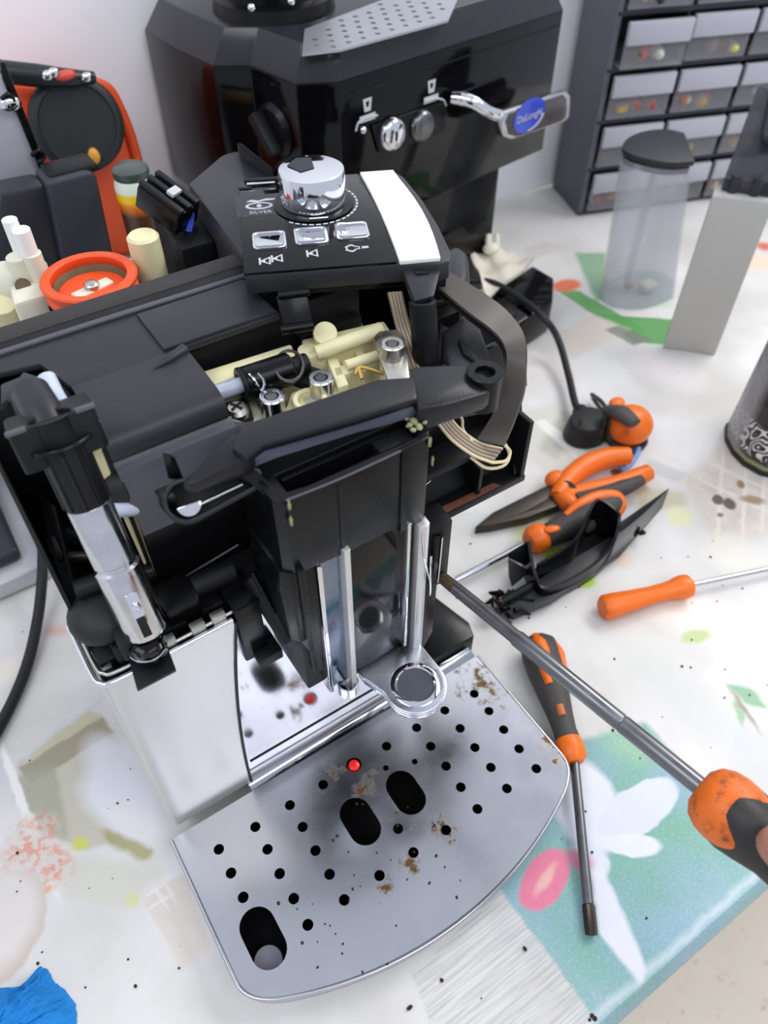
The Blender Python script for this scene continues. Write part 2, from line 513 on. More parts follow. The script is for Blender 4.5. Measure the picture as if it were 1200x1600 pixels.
# beige lattice tile at the bag
lat = T.noise((206, 196, 184), (222, 212, 200), 0.5)
patch([(1068, 752), (1130, 690), (1200, 735), (1200, 835), (1120, 860)], lat, 0.9, 0.4)
for a, b in (((1085, 745), (1200, 800)), ((1100, 720), (1200, 765)), ((1120, 850), (1130, 700)), ((1160, 840), (1165, 730)), ((1190, 830), (1195, 740))):
    petal(a, b, 0.22, (234, 224, 212), 0.8, 0.4)
petal((1113, 779), (1131, 783), 0.7, (98, 88, 82), 0.95, 0.2)
petal((1130, 785), (1150, 790), 0.7, (98, 88, 82), 0.95, 0.2)
petal((1150, 755), (1163, 758), 0.5, (150, 118, 70), 0.9, 0.3)
petal((1155, 778), (1196, 784), 0.5, (150, 126, 92), 0.8, 0.3)
petal((1120, 802), (1130, 806), 0.3, (90, 84, 80), 0.8, 0.3)
petal((1095, 850), (1190, 880), 2.0, (240, 236, 222), 0.7, 0.5)
# olive and grey stripes under the pliers
patch([(820, 640), (900, 628), (1000, 640), (880, 760), (800, 700)], (206, 205, 194), 0.8, 0.4)
patch([(880, 640), (905, 655), (870, 720), (840, 700)], (176, 176, 160), 0.8, 0.4)
patch([(835, 660), (850, 655), (935, 720), (920, 735)], (236, 234, 226), 0.9, 0.2)
patch([(990, 640), (1085, 660), (1080, 690), (1020, 700)], (214, 218, 222), 0.6, 0.5)
patch([(1010, 715), (1075, 740), (1060, 755), (1005, 735)], (186, 190, 188), 0.7, 0.3)
patch([(790, 810), (850, 790), (930, 830), (880, 870)], (196, 190, 160), 0.85, 0.3)
petal((795, 830), (830, 850), 1.0, (170, 190, 90), 0.8, 0.4)
patch([(705, 800), (760, 800), (830, 850), (800, 870)], (206, 208, 208), 0.7, 0.4)
patch([(990, 760), (1070, 770), (1075, 790), (1000, 800)], (186, 180, 142), 0.7, 0.4)
petal((1045, 800), (1080, 815), 1.2, (226, 226, 170), 0.8, 0.5)
petal((850, 872), (885, 858), 0.7, (168, 204, 66), 1, 0.25)
petal((905, 915), (930, 905), 0.5, (176, 206, 84), 1, 0.3)
petal((960, 870), (990, 880), 1.0, (214, 196, 178), 0.8, 0.4)
# leaves to the right
petal((1065, 1000), (1110, 990), 0.6, (186, 204, 140), 0.95, 0.3)
patch([(1135, 1068), (1175, 1075), (1200, 1108), (1165, 1100)], (126, 178, 134), 0.9, 0.15)
patch([(1145, 1090), (1165, 1105), (1160, 1135), (1150, 1120)], (150, 188, 150), 0.9, 0.15)
petal((1140, 1075), (1185, 1140), 0.2, (150, 140, 120), 0.8, 0.4)
# teal watercolour tile with the white flower
teal = T.noise((110, 172, 146), (136, 172, 192), 0.16, 7)
patch([(700, 1360), (885, 1165), (1008, 1128), (1230, 1385), (930, 1640)], teal, 0.95, 0.25)
teal2 = T.noise((176, 194, 208), (150, 184, 200), 0.3, 6)
patch([(1085, 1390), (1170, 1330), (1230, 1385), (1040, 1550)], teal2, 0.6, 1.5)
patch([(795, 1400), (880, 1470), (990, 1560), (930, 1600)], teal2, 0.6, 1.2)
petal((950, 1150), (1030, 1180), 1.2, (158, 198, 150), 0.7, 0.5)
tsp = T.noise((100, 160, 150), (214, 226, 222), 5.0, 4, 0.45, 0.8)
patch([(700, 1360), (885, 1165), (1008, 1128), (1230, 1385), (930, 1640)], tsp, 0.18, 0.3)
wht = (222, 225, 234)
petal((900, 1190), (935, 1330), 2.2, wht, 0.95, 0.12)
petal((935, 1310), (1055, 1222), 1.45, (214, 218, 230), 0.97, 0.05)
petal((940, 1318), (1033, 1322), 0.75, (224, 226, 236), 0.97, 0.1)
petal((925, 1335), (948, 1365), 0.7, wht, 0.9, 0.2)
patch([(920, 1340), (940, 1350), (1012, 1515), (998, 1535), (935, 1460)], (226, 227, 234), 0.95, 0.15)
petal((900, 1310), (945, 1345), 1.2, wht, 0.8, 0.3)
petal((820, 1418), (880, 1332), 1.25, (224, 120, 150), 0.97, 0.1)
petal((838, 1395), (868, 1352), 0.3, (230, 180, 170), 0.9, 0.4)
petal((880, 1335), (925, 1352), 0.6, (214, 120, 150), 0.85, 0.35)
# grey wood plank print under the tray
wood = T.noise((186, 184, 182), (214, 212, 209), 1.2, 7, 0.36, 0.62, (0.22, 5, 1), -0.98)
patch([(640, 1520), (782, 1392), (932, 1592), (860, 1680), (690, 1640)], wood, 0.9, 0.12)
# left: grey band, olive strips, petals, twig print, beige tile, vase print
patch([(-20, 1225), (110, 1120), (172, 1082), (190, 1110), (40, 1205), (-20, 1260)], (202, 204, 208), 0.85, 0.15)
patch([(25, 1195), (150, 1110), (185, 1150), (255, 1290), (130, 1330), (60, 1300)], (190, 184, 160), 0.75, 0.25)
patch([(45, 1180), (140, 1108), (175, 1135), (70, 1190)], (196, 188, 158), 0.9, 0.15)
patch([(30, 1200), (160, 1120), (178, 1145), (90, 1200), (50, 1225)], (152, 144, 120), 0.85, 0.12)
patch([(20, 1215), (90, 1195), (105, 1280), (110, 1310), (60, 1300)], (164, 162, 142), 0.8, 0.3)
petal((135, 1215), (255, 1275), 2.0, (226, 226, 232), 0.95, 0.25)
petal((140, 1160), (240, 1240), 1.6, (224, 224, 230), 0.9, 0.3)
petal((170, 1260), (250, 1310), 1.2, (230, 226, 228), 0.9, 0.3)
patch([(160, 1298), (180, 1298), (242, 1328), (228, 1348), (165, 1315)], (168, 162, 112), 0.9, 0.2)
petal((112, 1316), (138, 1318), 0.45, (206, 210, 90), 0.9, 0.3)
petal((195, 1405), (215, 1402), 0.45, (214, 216, 110), 0.8, 0.4)
patch([(90, 1330), (260, 1360), (190, 1420), (100, 1400)], (208, 206, 190), 0.75, 0.4)
patch([(222, 1402), (290, 1362), (330, 1480), (285, 1515)], (216, 206, 196), 0.9, 0.15)
for a, b in (((228, 1400), (262, 1380)), ((235, 1420), (270, 1398)), ((240, 1385), (262, 1420)), ((256, 1376), (275, 1410))):
    petal(a, b, 0.12, (230, 224, 218), 0.8, 0.4)
petal((-8, 1140), (86, 1390), 0.3, (236, 234, 230), 0.95, 0.3)
coral = T.noise((226, 150, 128), (214, 204, 192), 1.9, 5, 0.44, 0.52)
petal((10, 1330), (105, 1370), 1.6, coral, 0.85, 0.25)
petal((15, 1300), (95, 1290), 1.0, coral, 0.6, 0.35)
petal((38, 1400), (56, 1385), 0.45, (238, 140, 96), 0.9, 0.3)
petal((66, 1392), (82, 1388), 0.25, (236, 150, 110), 0.9, 0.3)
petal((-60, 1440), (62, 1462), 3.4, (196, 178, 164), 0.95, 0.05)
petal((-66, 1428), (56, 1450), 3.2, (222, 216, 211), 0.95, 0.25)
petal((-4, 1040), (20, 1060), 2.0, (238, 226, 214), 0.7, 0.5)
petal((70, 985), (105, 985), 0.5, (222, 168, 160), 0.7, 0.6)
# crumbs of print: fine specks
spk = T.noise((120, 110, 100), (120, 110, 100), 1.0)
nn = T.nt.nodes.new('ShaderNodeTexVoronoi'); nn.inputs['Scale'].default_value = 0.42
T.nt.links.new(T.raw, nn.inputs['Vector'])
T.over(T.rng(nn.outputs['Distance'], 0.045, 0.02), (92, 86, 80), 0.8)
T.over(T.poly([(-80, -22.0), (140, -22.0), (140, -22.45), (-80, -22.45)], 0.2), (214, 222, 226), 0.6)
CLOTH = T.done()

edge = [(-70, 58.2, 0), (-70, 57, 0)]
prof = [(58.2, 0.0), (20, 0.0), (-21.8, 0.0), (-22.05, 0.05), (-22.3, 0.07), (-22.55, -0.02), (-22.8, -0.35), (-23.0, -0.9), (-23.2, -1.8), (-23.1, -4), (-22.9, -9)]
vs, fs = [], []
for i, x in enumerate((-70, 0, 60, 130)):
    for y, z in prof: vs.append((x, y, z))
    for y, z in prof[::-1]: vs.append((x, y + (0.15 if z < -0.2 else 0), z - (0.12 if z > -0.3 else 0)))
n = len(prof) * 2
for i in range(3):
    for k in range(n):
        j = (k + 1) % n
        fs.append((i * n + k, i * n + j, i * n + n + j, i * n + n + k))
fs.append(tuple(range(n))); fs.append(tuple(range(3 * n, 4 * n))[::-1])
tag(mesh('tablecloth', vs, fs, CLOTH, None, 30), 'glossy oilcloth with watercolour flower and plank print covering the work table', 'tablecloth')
tb = thing('work_table', 'work table hidden under the flower-printed oilcloth, carrying the machines', 'table', (30, 17, -75))
wood_m = mat('table_wood', (150, 120, 88), 0.6, noise=0.2, nscale=8)
box('tabletop', (-69.5, -22.4, -3), (129.5, 58, -0.13), wood_m, tb, 0.2)
for x in (-66, 126):
    for y in (-19, 54): box('leg', (x - 3, y - 3, -75), (x + 3, y + 3, -3), wood_m, tb, 0.3)

# ------------------------------------------------------------------ drip tray
TRAYW = 24.3
def tray_outline(off=0.0, back=-0.52):
    """left side, bowed front, right side"""
    x0, x1, yb, yf, sag = 0 - off, TRAYW + off, back, -11.0, 3.15 + off
    half = (x1 - x0) / 2; R = (half * half + sag * sag) / (2 * sag); cx = (x0 + x1) / 2; cy = yf - sag + R
    a = math.asin(half / R); pts = [(x0, yb)]
    arc = [(cx + R * math.sin(-a + 2 * a * i / 28), cy - R * math.cos(-a + 2 * a * i / 28)) for i in range(29)]
    # round the two front corners
    def corner(p, q, s, n=4):
        out = []
        for i in range(n + 1):
            t = i / n
            out.append(tuple((1 - t) ** 2 * p[k] + 2 * t * (1 - t) * q[k] + t * t * s[k] for k in (0, 1)))
        return out
    pts += corner((x0, yf + 1.2), arc[0], arc[2], 7) + arc[3:-3] + corner(arc[-3], arc[-1], (x1, yf + 1.2), 7) + [(x1, yb)]
    return pts
def steel_stained():
    m = mat('stained_tray_steel', (200, 200, 205), 0.21, metal=1.0, noise=0.05, nscale=20, rvar=0.06)
    nt = m.node_tree; b = nt.nodes['Principled BSDF']; tc = nt.nodes.new('ShaderNodeTexCoord')
    def spot(cx, cy, r, soft):
        mp = nt.nodes.new('ShaderNodeMapping'); mp.vector_type = 'TEXTURE'
        mp.inputs['Location'].default_value = (cx * CM, cy * CM, 0.02); mp.inputs['Scale'].default_value = (r * CM, r * CM, r * CM)
        nt.links.new(tc.outputs['Object'], mp.inputs[0])
        ln = nt.nodes.new('ShaderNodeVectorMath'); ln.operation = 'LENGTH'; nt.links.new(mp.outputs[0], ln.inputs[0])
        mr = nt.nodes.new('ShaderNodeMapRange'); mr.inputs[1].default_value = 1; mr.inputs[2].default_value = soft
        nt.links.new(ln.outputs['Value'], mr.inputs[0]); return mr.outputs[0]
    n = nt.nodes.new('ShaderNodeTexNoise'); n.inputs['Scale'].default_value = 105; n.inputs['Detail'].default_value = 7; n.inputs['Roughness'].default_value = 0.7
    nt.links.new(tc.outputs['Object'], n.inputs['Vector'])
    old = b.inputs['Base Color'].links[0].from_socket; oldr = b.inputs['Roughness'].links[0].from_socket
    tot = None
    P = [W(634, 1250, 2), W(575, 1230, 2), W(520, 1215, 2), W(640, 1345, 2), W(870, 1160, 2), W(760, 1070, 2), W(600, 1390, 2), W(690, 1300, 2)]
    for p, r, lo in zip(P, (2.6, 2.6, 2.0, 2.2, 3.6, 4.6, 1.6, 2.2), (0.2,) * 8):
        k = spot(p.x, p.y, r, lo)
        if tot is None: tot = k
        else:
            a = nt.nodes.new('ShaderNodeMath'); a.operation = 'MAXIMUM'
            nt.links.new(tot, a.inputs[0]); nt.links.new(k, a.inputs[1]); tot = a.outputs[0]
    s = nt.nodes.new('ShaderNodeMath'); s.operation = 'MULTIPLY_ADD'; s.inputs[1].default_value = 0.26
    nt.links.new(tot, s.inputs[0]); nt.links.new(n.outputs['Fac'], s.inputs[2])
    mr = nt.nodes.new('ShaderNodeMapRange'); mr.inputs[1].default_value = 0.72; mr.inputs[2].default_value = 0.84
    nt.links.new(s.outputs[0], mr.inputs[0])
    mx = nt.nodes.new('ShaderNodeMix'); mx.data_type = 'RGBA'; mx.inputs[7].default_value = rgb(106, 84, 50)
    nt.links.new(mr.outputs[0], mx.inputs[0]); nt.links.new(old, mx.inputs[6]); nt.links.new(mx.outputs[2], b.inputs['Base Color'])
    m2 = nt.nodes.new('ShaderNodeMix'); m2.data_type = 'FLOAT'; m2.inputs[3].default_value = 0.5
    nt.links.new(mr.outputs[0], m2.inputs[0]); nt.links.new(oldr, m2.inputs[2]); nt.links.new(m2.outputs[0], b.inputs['Roughness'])
    return m
TRAYST = steel_stained()
tray = thing('drip_tray', 'perforated stained steel drip tray with bowed front under the coffee spout', 'drip tray', (12, -6, 0))
small = [(741, 1084), (695, 1110), (764, 1111), (651, 1137), (719, 1138), (787, 1140), (604, 1166), (673, 1166), (742, 1168), (811, 1170),
         (697, 1197), (767, 1199), (838, 1201), (505, 1226), (720, 1230), (792, 1232), (453, 1258), (746, 1264), (399, 1292), (473, 1292),
         (622, 1295), (697, 1297), (342, 1327), (418, 1327), (493, 1329), (646, 1332), (361, 1364), (437, 1365), (515, 1366), (593, 1368),
         (380, 1402), (459, 1404), (538, 1406), (481, 1445), (603, 1200), (648, 1190)]
holes = []
for i, (x, y) in enumerate(small):
    p = W(x, y, 2.0); holes.append(ring(p.x, p.y, 0.33 if i < 34 else 0.2, 16))
pf = W(553, 1195, 2.0); holes.append(ring(pf.x, pf.y, 0.52, 20))
for (x, y), r, h in (((634, 1238), 1.02, 0.55), ((563, 1283), 1.02, 0.6), ((411, 1465), 1.05, 0.75)):
    p = W(x, y, 2.0); holes.append(capsule(p.x, p.y, r, h))
grid = plate('perforated_plate', tray_outline(0), holes, 1.88, 2.0, TRAYST, tray)
rim = tray_outline(0.12)
tube('rolled_rim', [(x, y, 1.86) for x, y in rim], 0.13, STEEL, tray, 10, 1)
tube('lower_lip', [(x, y, 1.15) for x, y in tray_outline(0.02)], 0.12, STEEL, tray, 10, 1)
inner = tray_outline(-0.25, -0.7)
bs = mat('black_basin', (8, 8, 9), 0.8, spec=0.1)
prism('basin_floor', inner, 0.02, 0.2, bs, tray, 0)
v_, f_ = [], []
o1 = tray_outline(-0.05)
for x, y in o1: v_ += [(x, y, 0.03), (x, y, 1.8)]
for i in range(len(o1)):
    j = (i + 1) % len(o1); f_.append((2 * i, 2 * j, 2 * j + 1, 2 * i + 1))
mesh('basin_wall', v_, f_, STEEL, tray, 35)
lathe('level_float', [(0, 0.2), (0.4, 0.2), (0.44, 0.5), (0.44, 1.75), (0.36, 1.98), (0.2, 2.06), (0, 2.08)], (pf.x, pf.y, 0), (0, 0, 1),
      mat('red_plastic', (226, 26, 22), 0.3), tray, 20)['label'] = 'red float dot'

fq = W(420, 1503, 0.5)
cyl('basin_disc', (fq.x, fq.y, 0.2), (fq.x, fq.y, 0.8), 0.85, mat('disc_grey', (120, 120, 130), 0.4), tray)  # grey disc on the basin floor below the front oval hole

# ------------------------------------------------------------------ the opened coffee machine
cm = thing('coffee_machine', 'opened bean-to-cup coffee machine with black casing off, being repaired', 'coffee machine', (13, 8, 0))
# steel pillar, left of the cup recess: a hollow shell with a rounded corner
def shell(name, path, z0, z1, m, thick=0.22, lean=None, nz=10):
    vs, fs = [], []; n = len(path)
    nrm = []
    for i in range(n):
        a = Vector(path[max(i - 1, 0)]); b = Vector(path[min(i + 1, n - 1)]); d = (b - a).normalized()
        nrm.append(Vector((-d.y, d.x)))
    for k in range(nz + 1):
        t = k / nz; z = z0 + (z1 - z0) * t
        for i, p in enumerate(path):
            q = Vector(p) + (lean(t, i) if lean else Vector((0, 0)))
            vs.append((q.x, q.y, z)); vs.append((q.x + nrm[i].x * thick, q.y + nrm[i].y * thick, z))
    row = 2 * n
    for k in range(nz):
        for i in range(n - 1):
            a = k * row + 2 * i; b = a + row
            fs.append((a, a + 2, b + 2, b)); fs.append((a + 1, b + 1, b + 3, a + 3))
        a = k * row; b = a + row; fs.append((a, b, b + 1, a + 1))
        a = k * row + row - 2; b = a + row; fs.append((a, a + 1, b + 1, b))
    for i in range(n - 1):
        a = 2 * i; fs.append((a, a + 1, a + 3, a + 2)); a = nz * row + 2 * i; fs.append((a, a + 2, a + 3, a + 1))
    return mesh(name, vs, fs, m, cm, 40)
path = [(0.25, 4.2), (0.25, 0.55), (0.36, 0.25), (0.62, 0.1)] + [(0.62 + (5.75 - 0.62) * i / 8, 0.1) for i in range(1, 9)]
def plean(t, i):
    k = max(0, (i - 3) / 8.0)
    return Vector((0.25 * t + k * 1.35 * t ** 1.6, 0.25 * math.sin(math.pi * t)))
pil = shell('steel_pillar', path, 2.0, 19.6, SATIN, 0.2, plean)
edge_line = [(5.85 + 1.6 * t ** 1.6, 0.05 + 0.25 * math.sin(math.pi * t), 2.05 + 17.5 * t) for t in [i / 8 for i in range(9)]]
tube('pillar_edge_seal', edge_line, 0.09, RUBBER, cm, 8, 3)
# rim frame on the pillar
rimp = [(0.35, 4.3, 19.7), (0.4, 1.0, 19.7), (0.6, 0.35, 19.7), (1.2, 0.1, 19.7), (4.2, 0.12, 19.7), (7.35, 0.2, 19.7)]
tube('pillar_rim', rimp, 0.16, CHROME, cm, 8, 6)
tube('pillar_rim_inner', [(x + 0.3, y + 0.32, 19.9) for x, y, z in rimp], 0.12, ZINC, cm, 8, 6)
for x in (3.75, 5.3, 6.4): box('rim_clip', (x, 0.3, 19.6), (x + 0.75, 0.75, 20.35), ZINC, cm, 0.06)
box('pillar_lug', (0.75, 1.0, 18.6), (1.4, 2.6, 19.6), ZINC, cm, 0.08)
# polished back panel of the cup recess with a coved foot
bp = [(-0.5, 1.97), (-0.2, 2.02), (0.06, 2.16), (0.22, 2.5), (0.3, 3.2), (0.34, 5), (0.36, 8), (0.4, 13), (0.45, 19)]
vs, fs = [], []
for y, z in bp: vs += [(5.6, y, z), (24.2 if z < 2.4 else 19.6, y, z)]
for y, z in bp[::-1]: vs += [(5.6, y + 0.3, z - 0.05), (24.2 if z < 2.4 else 19.6, y + 0.3, z - 0.05)]
for i in range(len(vs) // 2):
    j = (i + 1) % (len(vs) // 2); fs.append((2 * i, 2 * i + 1, 2 * j + 1, 2 * j))
BPST = mat('polished_panel', (176, 178, 184), 0.10, metal=1.0, noise=0.1, nscale=30, rvar=0.04, dust=((92, 74, 46), 110, 0.63))
mesh('recess_panel', vs, fs, BPST, cm, 40)
tube('panel_seam', [(6.2, 0.28, 4.3), (19.5, 0.28, 4.3)], 0.05, RUBBER, cm, 6)
# base block at the right rear of the tray
prism('base_corner', [(19.8, 0.35), (24.6, 0.35), (25.0, 1.5), (23.9, 6.5), (19.8, 6.5)], 0.05, 3.4, BLACKS, cm, 0.1)
box('lower_body', (1.0, 1.6, 0.05), (19.6, 15.2, 19.4), BLACK, cm, 0.3)
# ---- housing above
# left chamber walls
slab('side_wall', [(0.75, 2.2, 19.8), (0.75, 15.2, 19.8), (0.75, 15.2, 29.5), (0.75, 9.5, 29.5), (0.75, 5.0, 25.5), (0.75, 2.6, 21.5)], (0.22, 0, 0), BLACK, cm)
box('chamber_floor', (0.9, 1.2, 19.4), (5.4, 15.0, 19.9), BLACK, cm, 0.05)
box('rear_wall', (0.6, 14.5, 19.4), (26, 14.8, 29.8), BLACK, cm, 0.1)
# top cover of the left half: deck, rounded edge, groove, front face
def sweepx(name, prof, x0, x1, m, thick=0.25, r=None, left=None):
    """profile in YZ swept along X; left(y, z) may give the start of each profile point"""
    vs, fs = [], []; n = len(prof)
    loop = list(prof) + [(y + thick * 0.6, z - thick) for y, z in prof[::-1]]
    for y, z in loop:
        vs += [((left(y, z) if left else x0), y, z), (x1(y, z) if callable(x1) else x1, y, z)]
    N = len(loop)
    for i in range(N):
        j = (i + 1) % N; fs.append((2 * i, 2 * i + 1, 2 * j + 1, 2 * j))
    fs.append(tuple(2 * i for i in range(N))[::-1]); fs.append(tuple(2 * i + 1 for i in range(N)))
    return mesh(name, vs, fs, m, cm, 32)
cprof = [(8.4, 30.05), (6.0, 30.02), (4.9, 29.98), (4.45, 29.85), (4.2, 29.6), (4.05, 29.25), (4.0, 28.95), (4.22, 28.85), (4.3, 28.6), (4.12, 28.4),
         (3.85, 28.3), (3.7, 28.0), (3.5, 26.5), (3.3, 24.6), (3.35, 23.8), (3.8, 23.0), (4.1, 21.5), (4.2, 19.3)]
COVER = mat('cover_lit_grey', (80, 80, 88), 0.34, spec=0.5, noise=0.1, bump=0.1, bscale=900)  # paler than the deck: the table's reflection is put into the colour
sweepx('cover_top', cprof[:9], 5.05, 10.5, DARK, left=lambda y, z: 5.0)
sweepx('front_cover', cprof[8:14], 5.05, lambda y, z: 10.7 if z > 28.1 else 11.6, COVER, left=lambda y, z: 5.0 + 0.02 * (30 - z))
sweepx('cover_apron', cprof[13:], 5.2, 11.6, BLACK, left=lambda y, z: 5.0 + 0.02 * (30 - z))
prism('deck', [(3.0, 8.2), (4.9, 8.2), (4.98, 8.4), (10.3, 8.4), (15.6, 8.35), (15.6, 12.9), (0.8, 12.9), (0.8, 11.6), (4.3, 10.9), (4.7, 9.6)][2:], 29.7, 30.05, DARK, cm, 0.06)
prism('deck_step', [(9.5, 8.5), (15.4, 8.45), (15.4, 12.0), (9.5, 12.0)], 29.9, 30.25, DARK, cm, 0.08)
tube('deck_ridge', [(8.4, 7.6, 30.0), (9.4, 7.8, 30.12), (10.4, 8.2, 30.05)], [0.05, 0.22, 0.3], DARK, cm, 10, 6)
box('cavity_wall', (10.4, 8.75, 23), (20.5, 9.0, 29.9), BLACK, cm, 0.06)
# back rail with dusty lip
box('back_rail', (-0.2, 13.4, 28.6), (26.0, 14.85, 30.2), DUSTY, cm, 0.3)
prism('rail_lip', [(-0.2, 12.7), (16, 12.5), (16, 13.6), (-0.2, 13.6)], 29.6, 30.1, BLACK, cm, 0.08)
tube('edge_highlight', [(2.5, 12.6, 30.12), (9, 12.5, 30.14), (16, 12.35, 30.12)], 0.16, MID, cm, 8, 4)  # mid-grey tube along the lip, a highlight put into the colour
# the inner tub under everything
box('tub_floor', (5.6, 4.6, 22), (25.6, 15.0, 23.2), HOLE, cm, 0.05)
box('cavity_rear', (10.5, 12.8, 23), (25.8, 13.2, 29.4), BLACK, cm, 0.06)
slab('sloped_inner_wall', [(10.6, 8.4, 26.6), (21, 8.9, 26.6), (21, 12.4, 29.0), (10.6, 12.6, 29.0)], (0, -0.1, -0.3), BLACKS, cm, 0.05)
box('inner_bridge', (16.5, 8.2, 27.2), (20.3, 9.6, 28.3), BLACK, cm, 0.1, frame((0, 0, 0)))
# under-cover pieces above the pillar
box('latch_block', (4.55, 1.3, 19.5), (6.35, 3.2, 21.2), BLACKS, cm, 0.15)
cyl('latch_pin', (6.3, 2.4, 20.7), (8.6, 2.4, 20.5), 0.6, BLACK, cm)
tube('cover_tail', [(5.5, 4.0, 19.6), (7.0, 3.3, 20.7), (9.3, 2.9, 21.6)], 0.06, MID, cm, 6)
box('white_sliver', (3.6, 2.6, 20.0), (4.5, 3.6, 20.4), IVORY, cm, 0.04)
# bracket, guide tubes and dark fittings between pillar and column
prism('guide_bracket', [(7.5, 0.1), (8.9, 0.1), (9.1, 2.5), (7.5, 2.5)], 15.6, 20.3, BLACKS, cm, 0.12)
box('bracket_foot', (8.0, -0.6, 15.4), (9.4, 0.5, 16.2), BLACK, cm, 0.1)
pipe('guide_tube', (9.35, 1.5, 20.5), (9.75, -1.7, 18.4), 0.72, 0.55, BLACK, cm, depth=1.5)
tube('guide_rod', [(9.1, 0.9, 21.6), (9.35, -0.9, 19.4)], 0.16, BLACKS, cm, 8)

# ---- spout column
colp = [(9.55, 1.4), (9.55, -2.1), (9.9, -2.45), (12.3, -2.6), (15.6, -2.6), (17.0, -2.45), (17.35, -2.1), (17.35, 1.4)]
hole = [(10.3, -0.9), (10.3, -2.0), (11.2, -2.15), (16.6, -2.15), (16.9, -1.9), (16.9, -0.9)]
plate('column_head', colp, [hole], 24.4, 29.3, BLACKS, cm, 0.06)
prism('column_floor', [(9.8, -2.2), (17, -2.2), (17, 1.2), (9.8, 1.2)], 24.5, 25.0, HOLE, cm, 0)
prism('column_core', [(10.1, 1.4), (10.1, -1.7), (17.2, -1.7), (17.2, 1.4)], 12.8, 24.6, BLACK, cm, 0.1)
slab('column_face', [(12.2, -2.3, 12.7), (16.3, -2.3, 12.7), (16.3, -2.3, 24.6), (12.2, -2.3, 24.6)], (0, 0.4, 0), COLGLOSS, cm, 0.03)
prism('head_ledge', [(10.5, -1.2), (15.8, -1.2), (15.8, -0.95), (10.5, -0.95)], 26.5, 29.1, BLACKS, cm, 0.05)
box('head_partition', (11.4, -1.75, 26.0), (15.6, -1.55, 28.5), BLACK, cm, 0.04)
box('head_block', (14.9, -1.9, 26), (16.7, -1.0, 29.0), BLACK, cm, 0.1)
tube('head_front_edge', [(10.0, -2.45, 29.33), (12.4, -2.6, 29.33), (15.5, -2.6, 29.33)], 0.05, MID, cm, 6)
slab('seam_step', [(12.3, -2.66, 24.5), (12.5, -2.66, 24.5), (12.45, -2.66, 29.0), (12.3, -2.66, 29.0)], (0, 0.2, 0), BLACK, cm, 0.02)
prism('head_right_flap', [(15.5, -2.72), (17.0, -2.58), (17.15, -2.35), (15.5, -2.4)], 24.0, 29.35, BLACKS, cm, 0.06)
# left skirts of the column
prism('skirt', [(9.35, 1.2), (9.35, -2.1), (9.75, -2.5), (10.2, -2.5), (10.2, 1.2)], 19.0, 24.6, BLACKS, cm, 0.12)
prism('skirt_rib', [(9.95, -1.9), (10.05, -2.75), (10.35, -2.75), (10.35, -1.9)], 18.2, 24.9, BLACKS, cm, 0.08)
prism('skirt_panel', [(10.35, 0.5), (10.35, -2.2), (11.4, -2.3), (11.4, 0.5)], 15.0, 24.5, BLACKS, cm, 0.1)
# chrome guide rails: folded profiles
def railp(pts, z0, z1, name='chrome_rail', m=CHROME):
    return prism(name, pts, z0, z1, m, cm, 0.05)
railp([(10.98, -1.9), (11.0, -2.6), (11.22, -2.68), (11.26, -1.9)], 12.9, 24.35)
railp([(11.2, -1.9), (11.2, -2.42), (11.75, -2.3), (12.3, -2.42), (12.3, -1.9)], 12.9, 24.4, 'rail_channel', mat('channel_steel', (120, 132, 152), 0.14, metal=1.0, noise=0.35, nscale=90, rvar=0.08))
railp([(12.25, -1.9), (12.3, -2.88), (12.58, -2.92), (12.66, -2.8), (12.68, -1.9)], 12.4, 24.9, 'chrome_rail', SATIN)
pipe('rail_foot', (12.2, -2.55, 12.0), (12.2, -2.55, 12.9), 0.62, 0.5, CHROME, cm)
railp([(15.85, -1.9), (15.92, -2.75), (16.1, -2.78), (16.16, -1.9)], 13.6, 24.4)
railp([(16.1, -1.9), (16.15, -2.45), (16.5, -2.45), (16.55, -1.9)], 13.0, 24.2, 'rail_channel', BLACKS)
railp([(16.5, -1.9), (16.55, -2.85), (16.85, -3.0), (17.15, -2.85), (17.25, -1.9)], 12.2, 23.9, 'chrome_rail', SATIN)
tube('wire_spring', [(16.55, -3.06, 23.6), (16.75, -3.12, 21.5), (17.3, -3.0, 19.2), (17.45, -2.9, 17.7), (17.5, -2.8, 18.6), (17.45, -2.75, 21)], 0.05, CHROME, cm, 6)
# spout plate
SPZ = 13.0
SPOUTM = mat('spout_chrome', (214, 218, 228), 0.28, metal=1.0, noise=0.1, nscale=80, rvar=0.05)
sx, sy = 15.3, -4.85
def spout_outline(k):
    return [(13.0 + k, -2.25), (13.05 + k, -2.9), (13.5 + k, -4.25)] + [(sx + (1.82 - k) * math.cos(math.radians(a)), sy + (1.82 - k) * math.sin(math.radians(a))) for a in range(172, 372, 10)] + [(17.1 - k, -4.0), (17.1 - k, -2.25)]
spout = plate('spout_plate', spout_outline(0), [ring(sx, sy, 1.05, 32)], SPZ - 0.4, SPZ, SPOUTM, cm, 0.08)
plate('spout_lower_band', spout_outline(0.08), [], SPZ - 0.85, SPZ - 0.45, CHROME, cm, 0.08)
lathe('spout_ring', [(1.05, -0.1), (1.05, 0.02), (1.12, 0.1), (1.22, 0.1), (1.42, 0.0), (1.42, -0.1)], (sx, sy, SPZ), (0, 0, 1), CHROME, spout, 36)
lathe('spout_disc', [(0, -0.1), (1.06, -0.1), (1.06, -0.02), (0, -0.02)], (sx, sy, SPZ), (0, 0, 1), mat('slate_disc', (74, 77, 86), 0.3, noise=0.2), spout, 32)
lathe('spout_cup', [(0.9, -1.7), (1.2, -1.7), (1.45, -0.9), (1.5, -0.85), (0, -0.85)], (sx, sy, SPZ), (0, 0, 1), BLACKS, cm, 28)
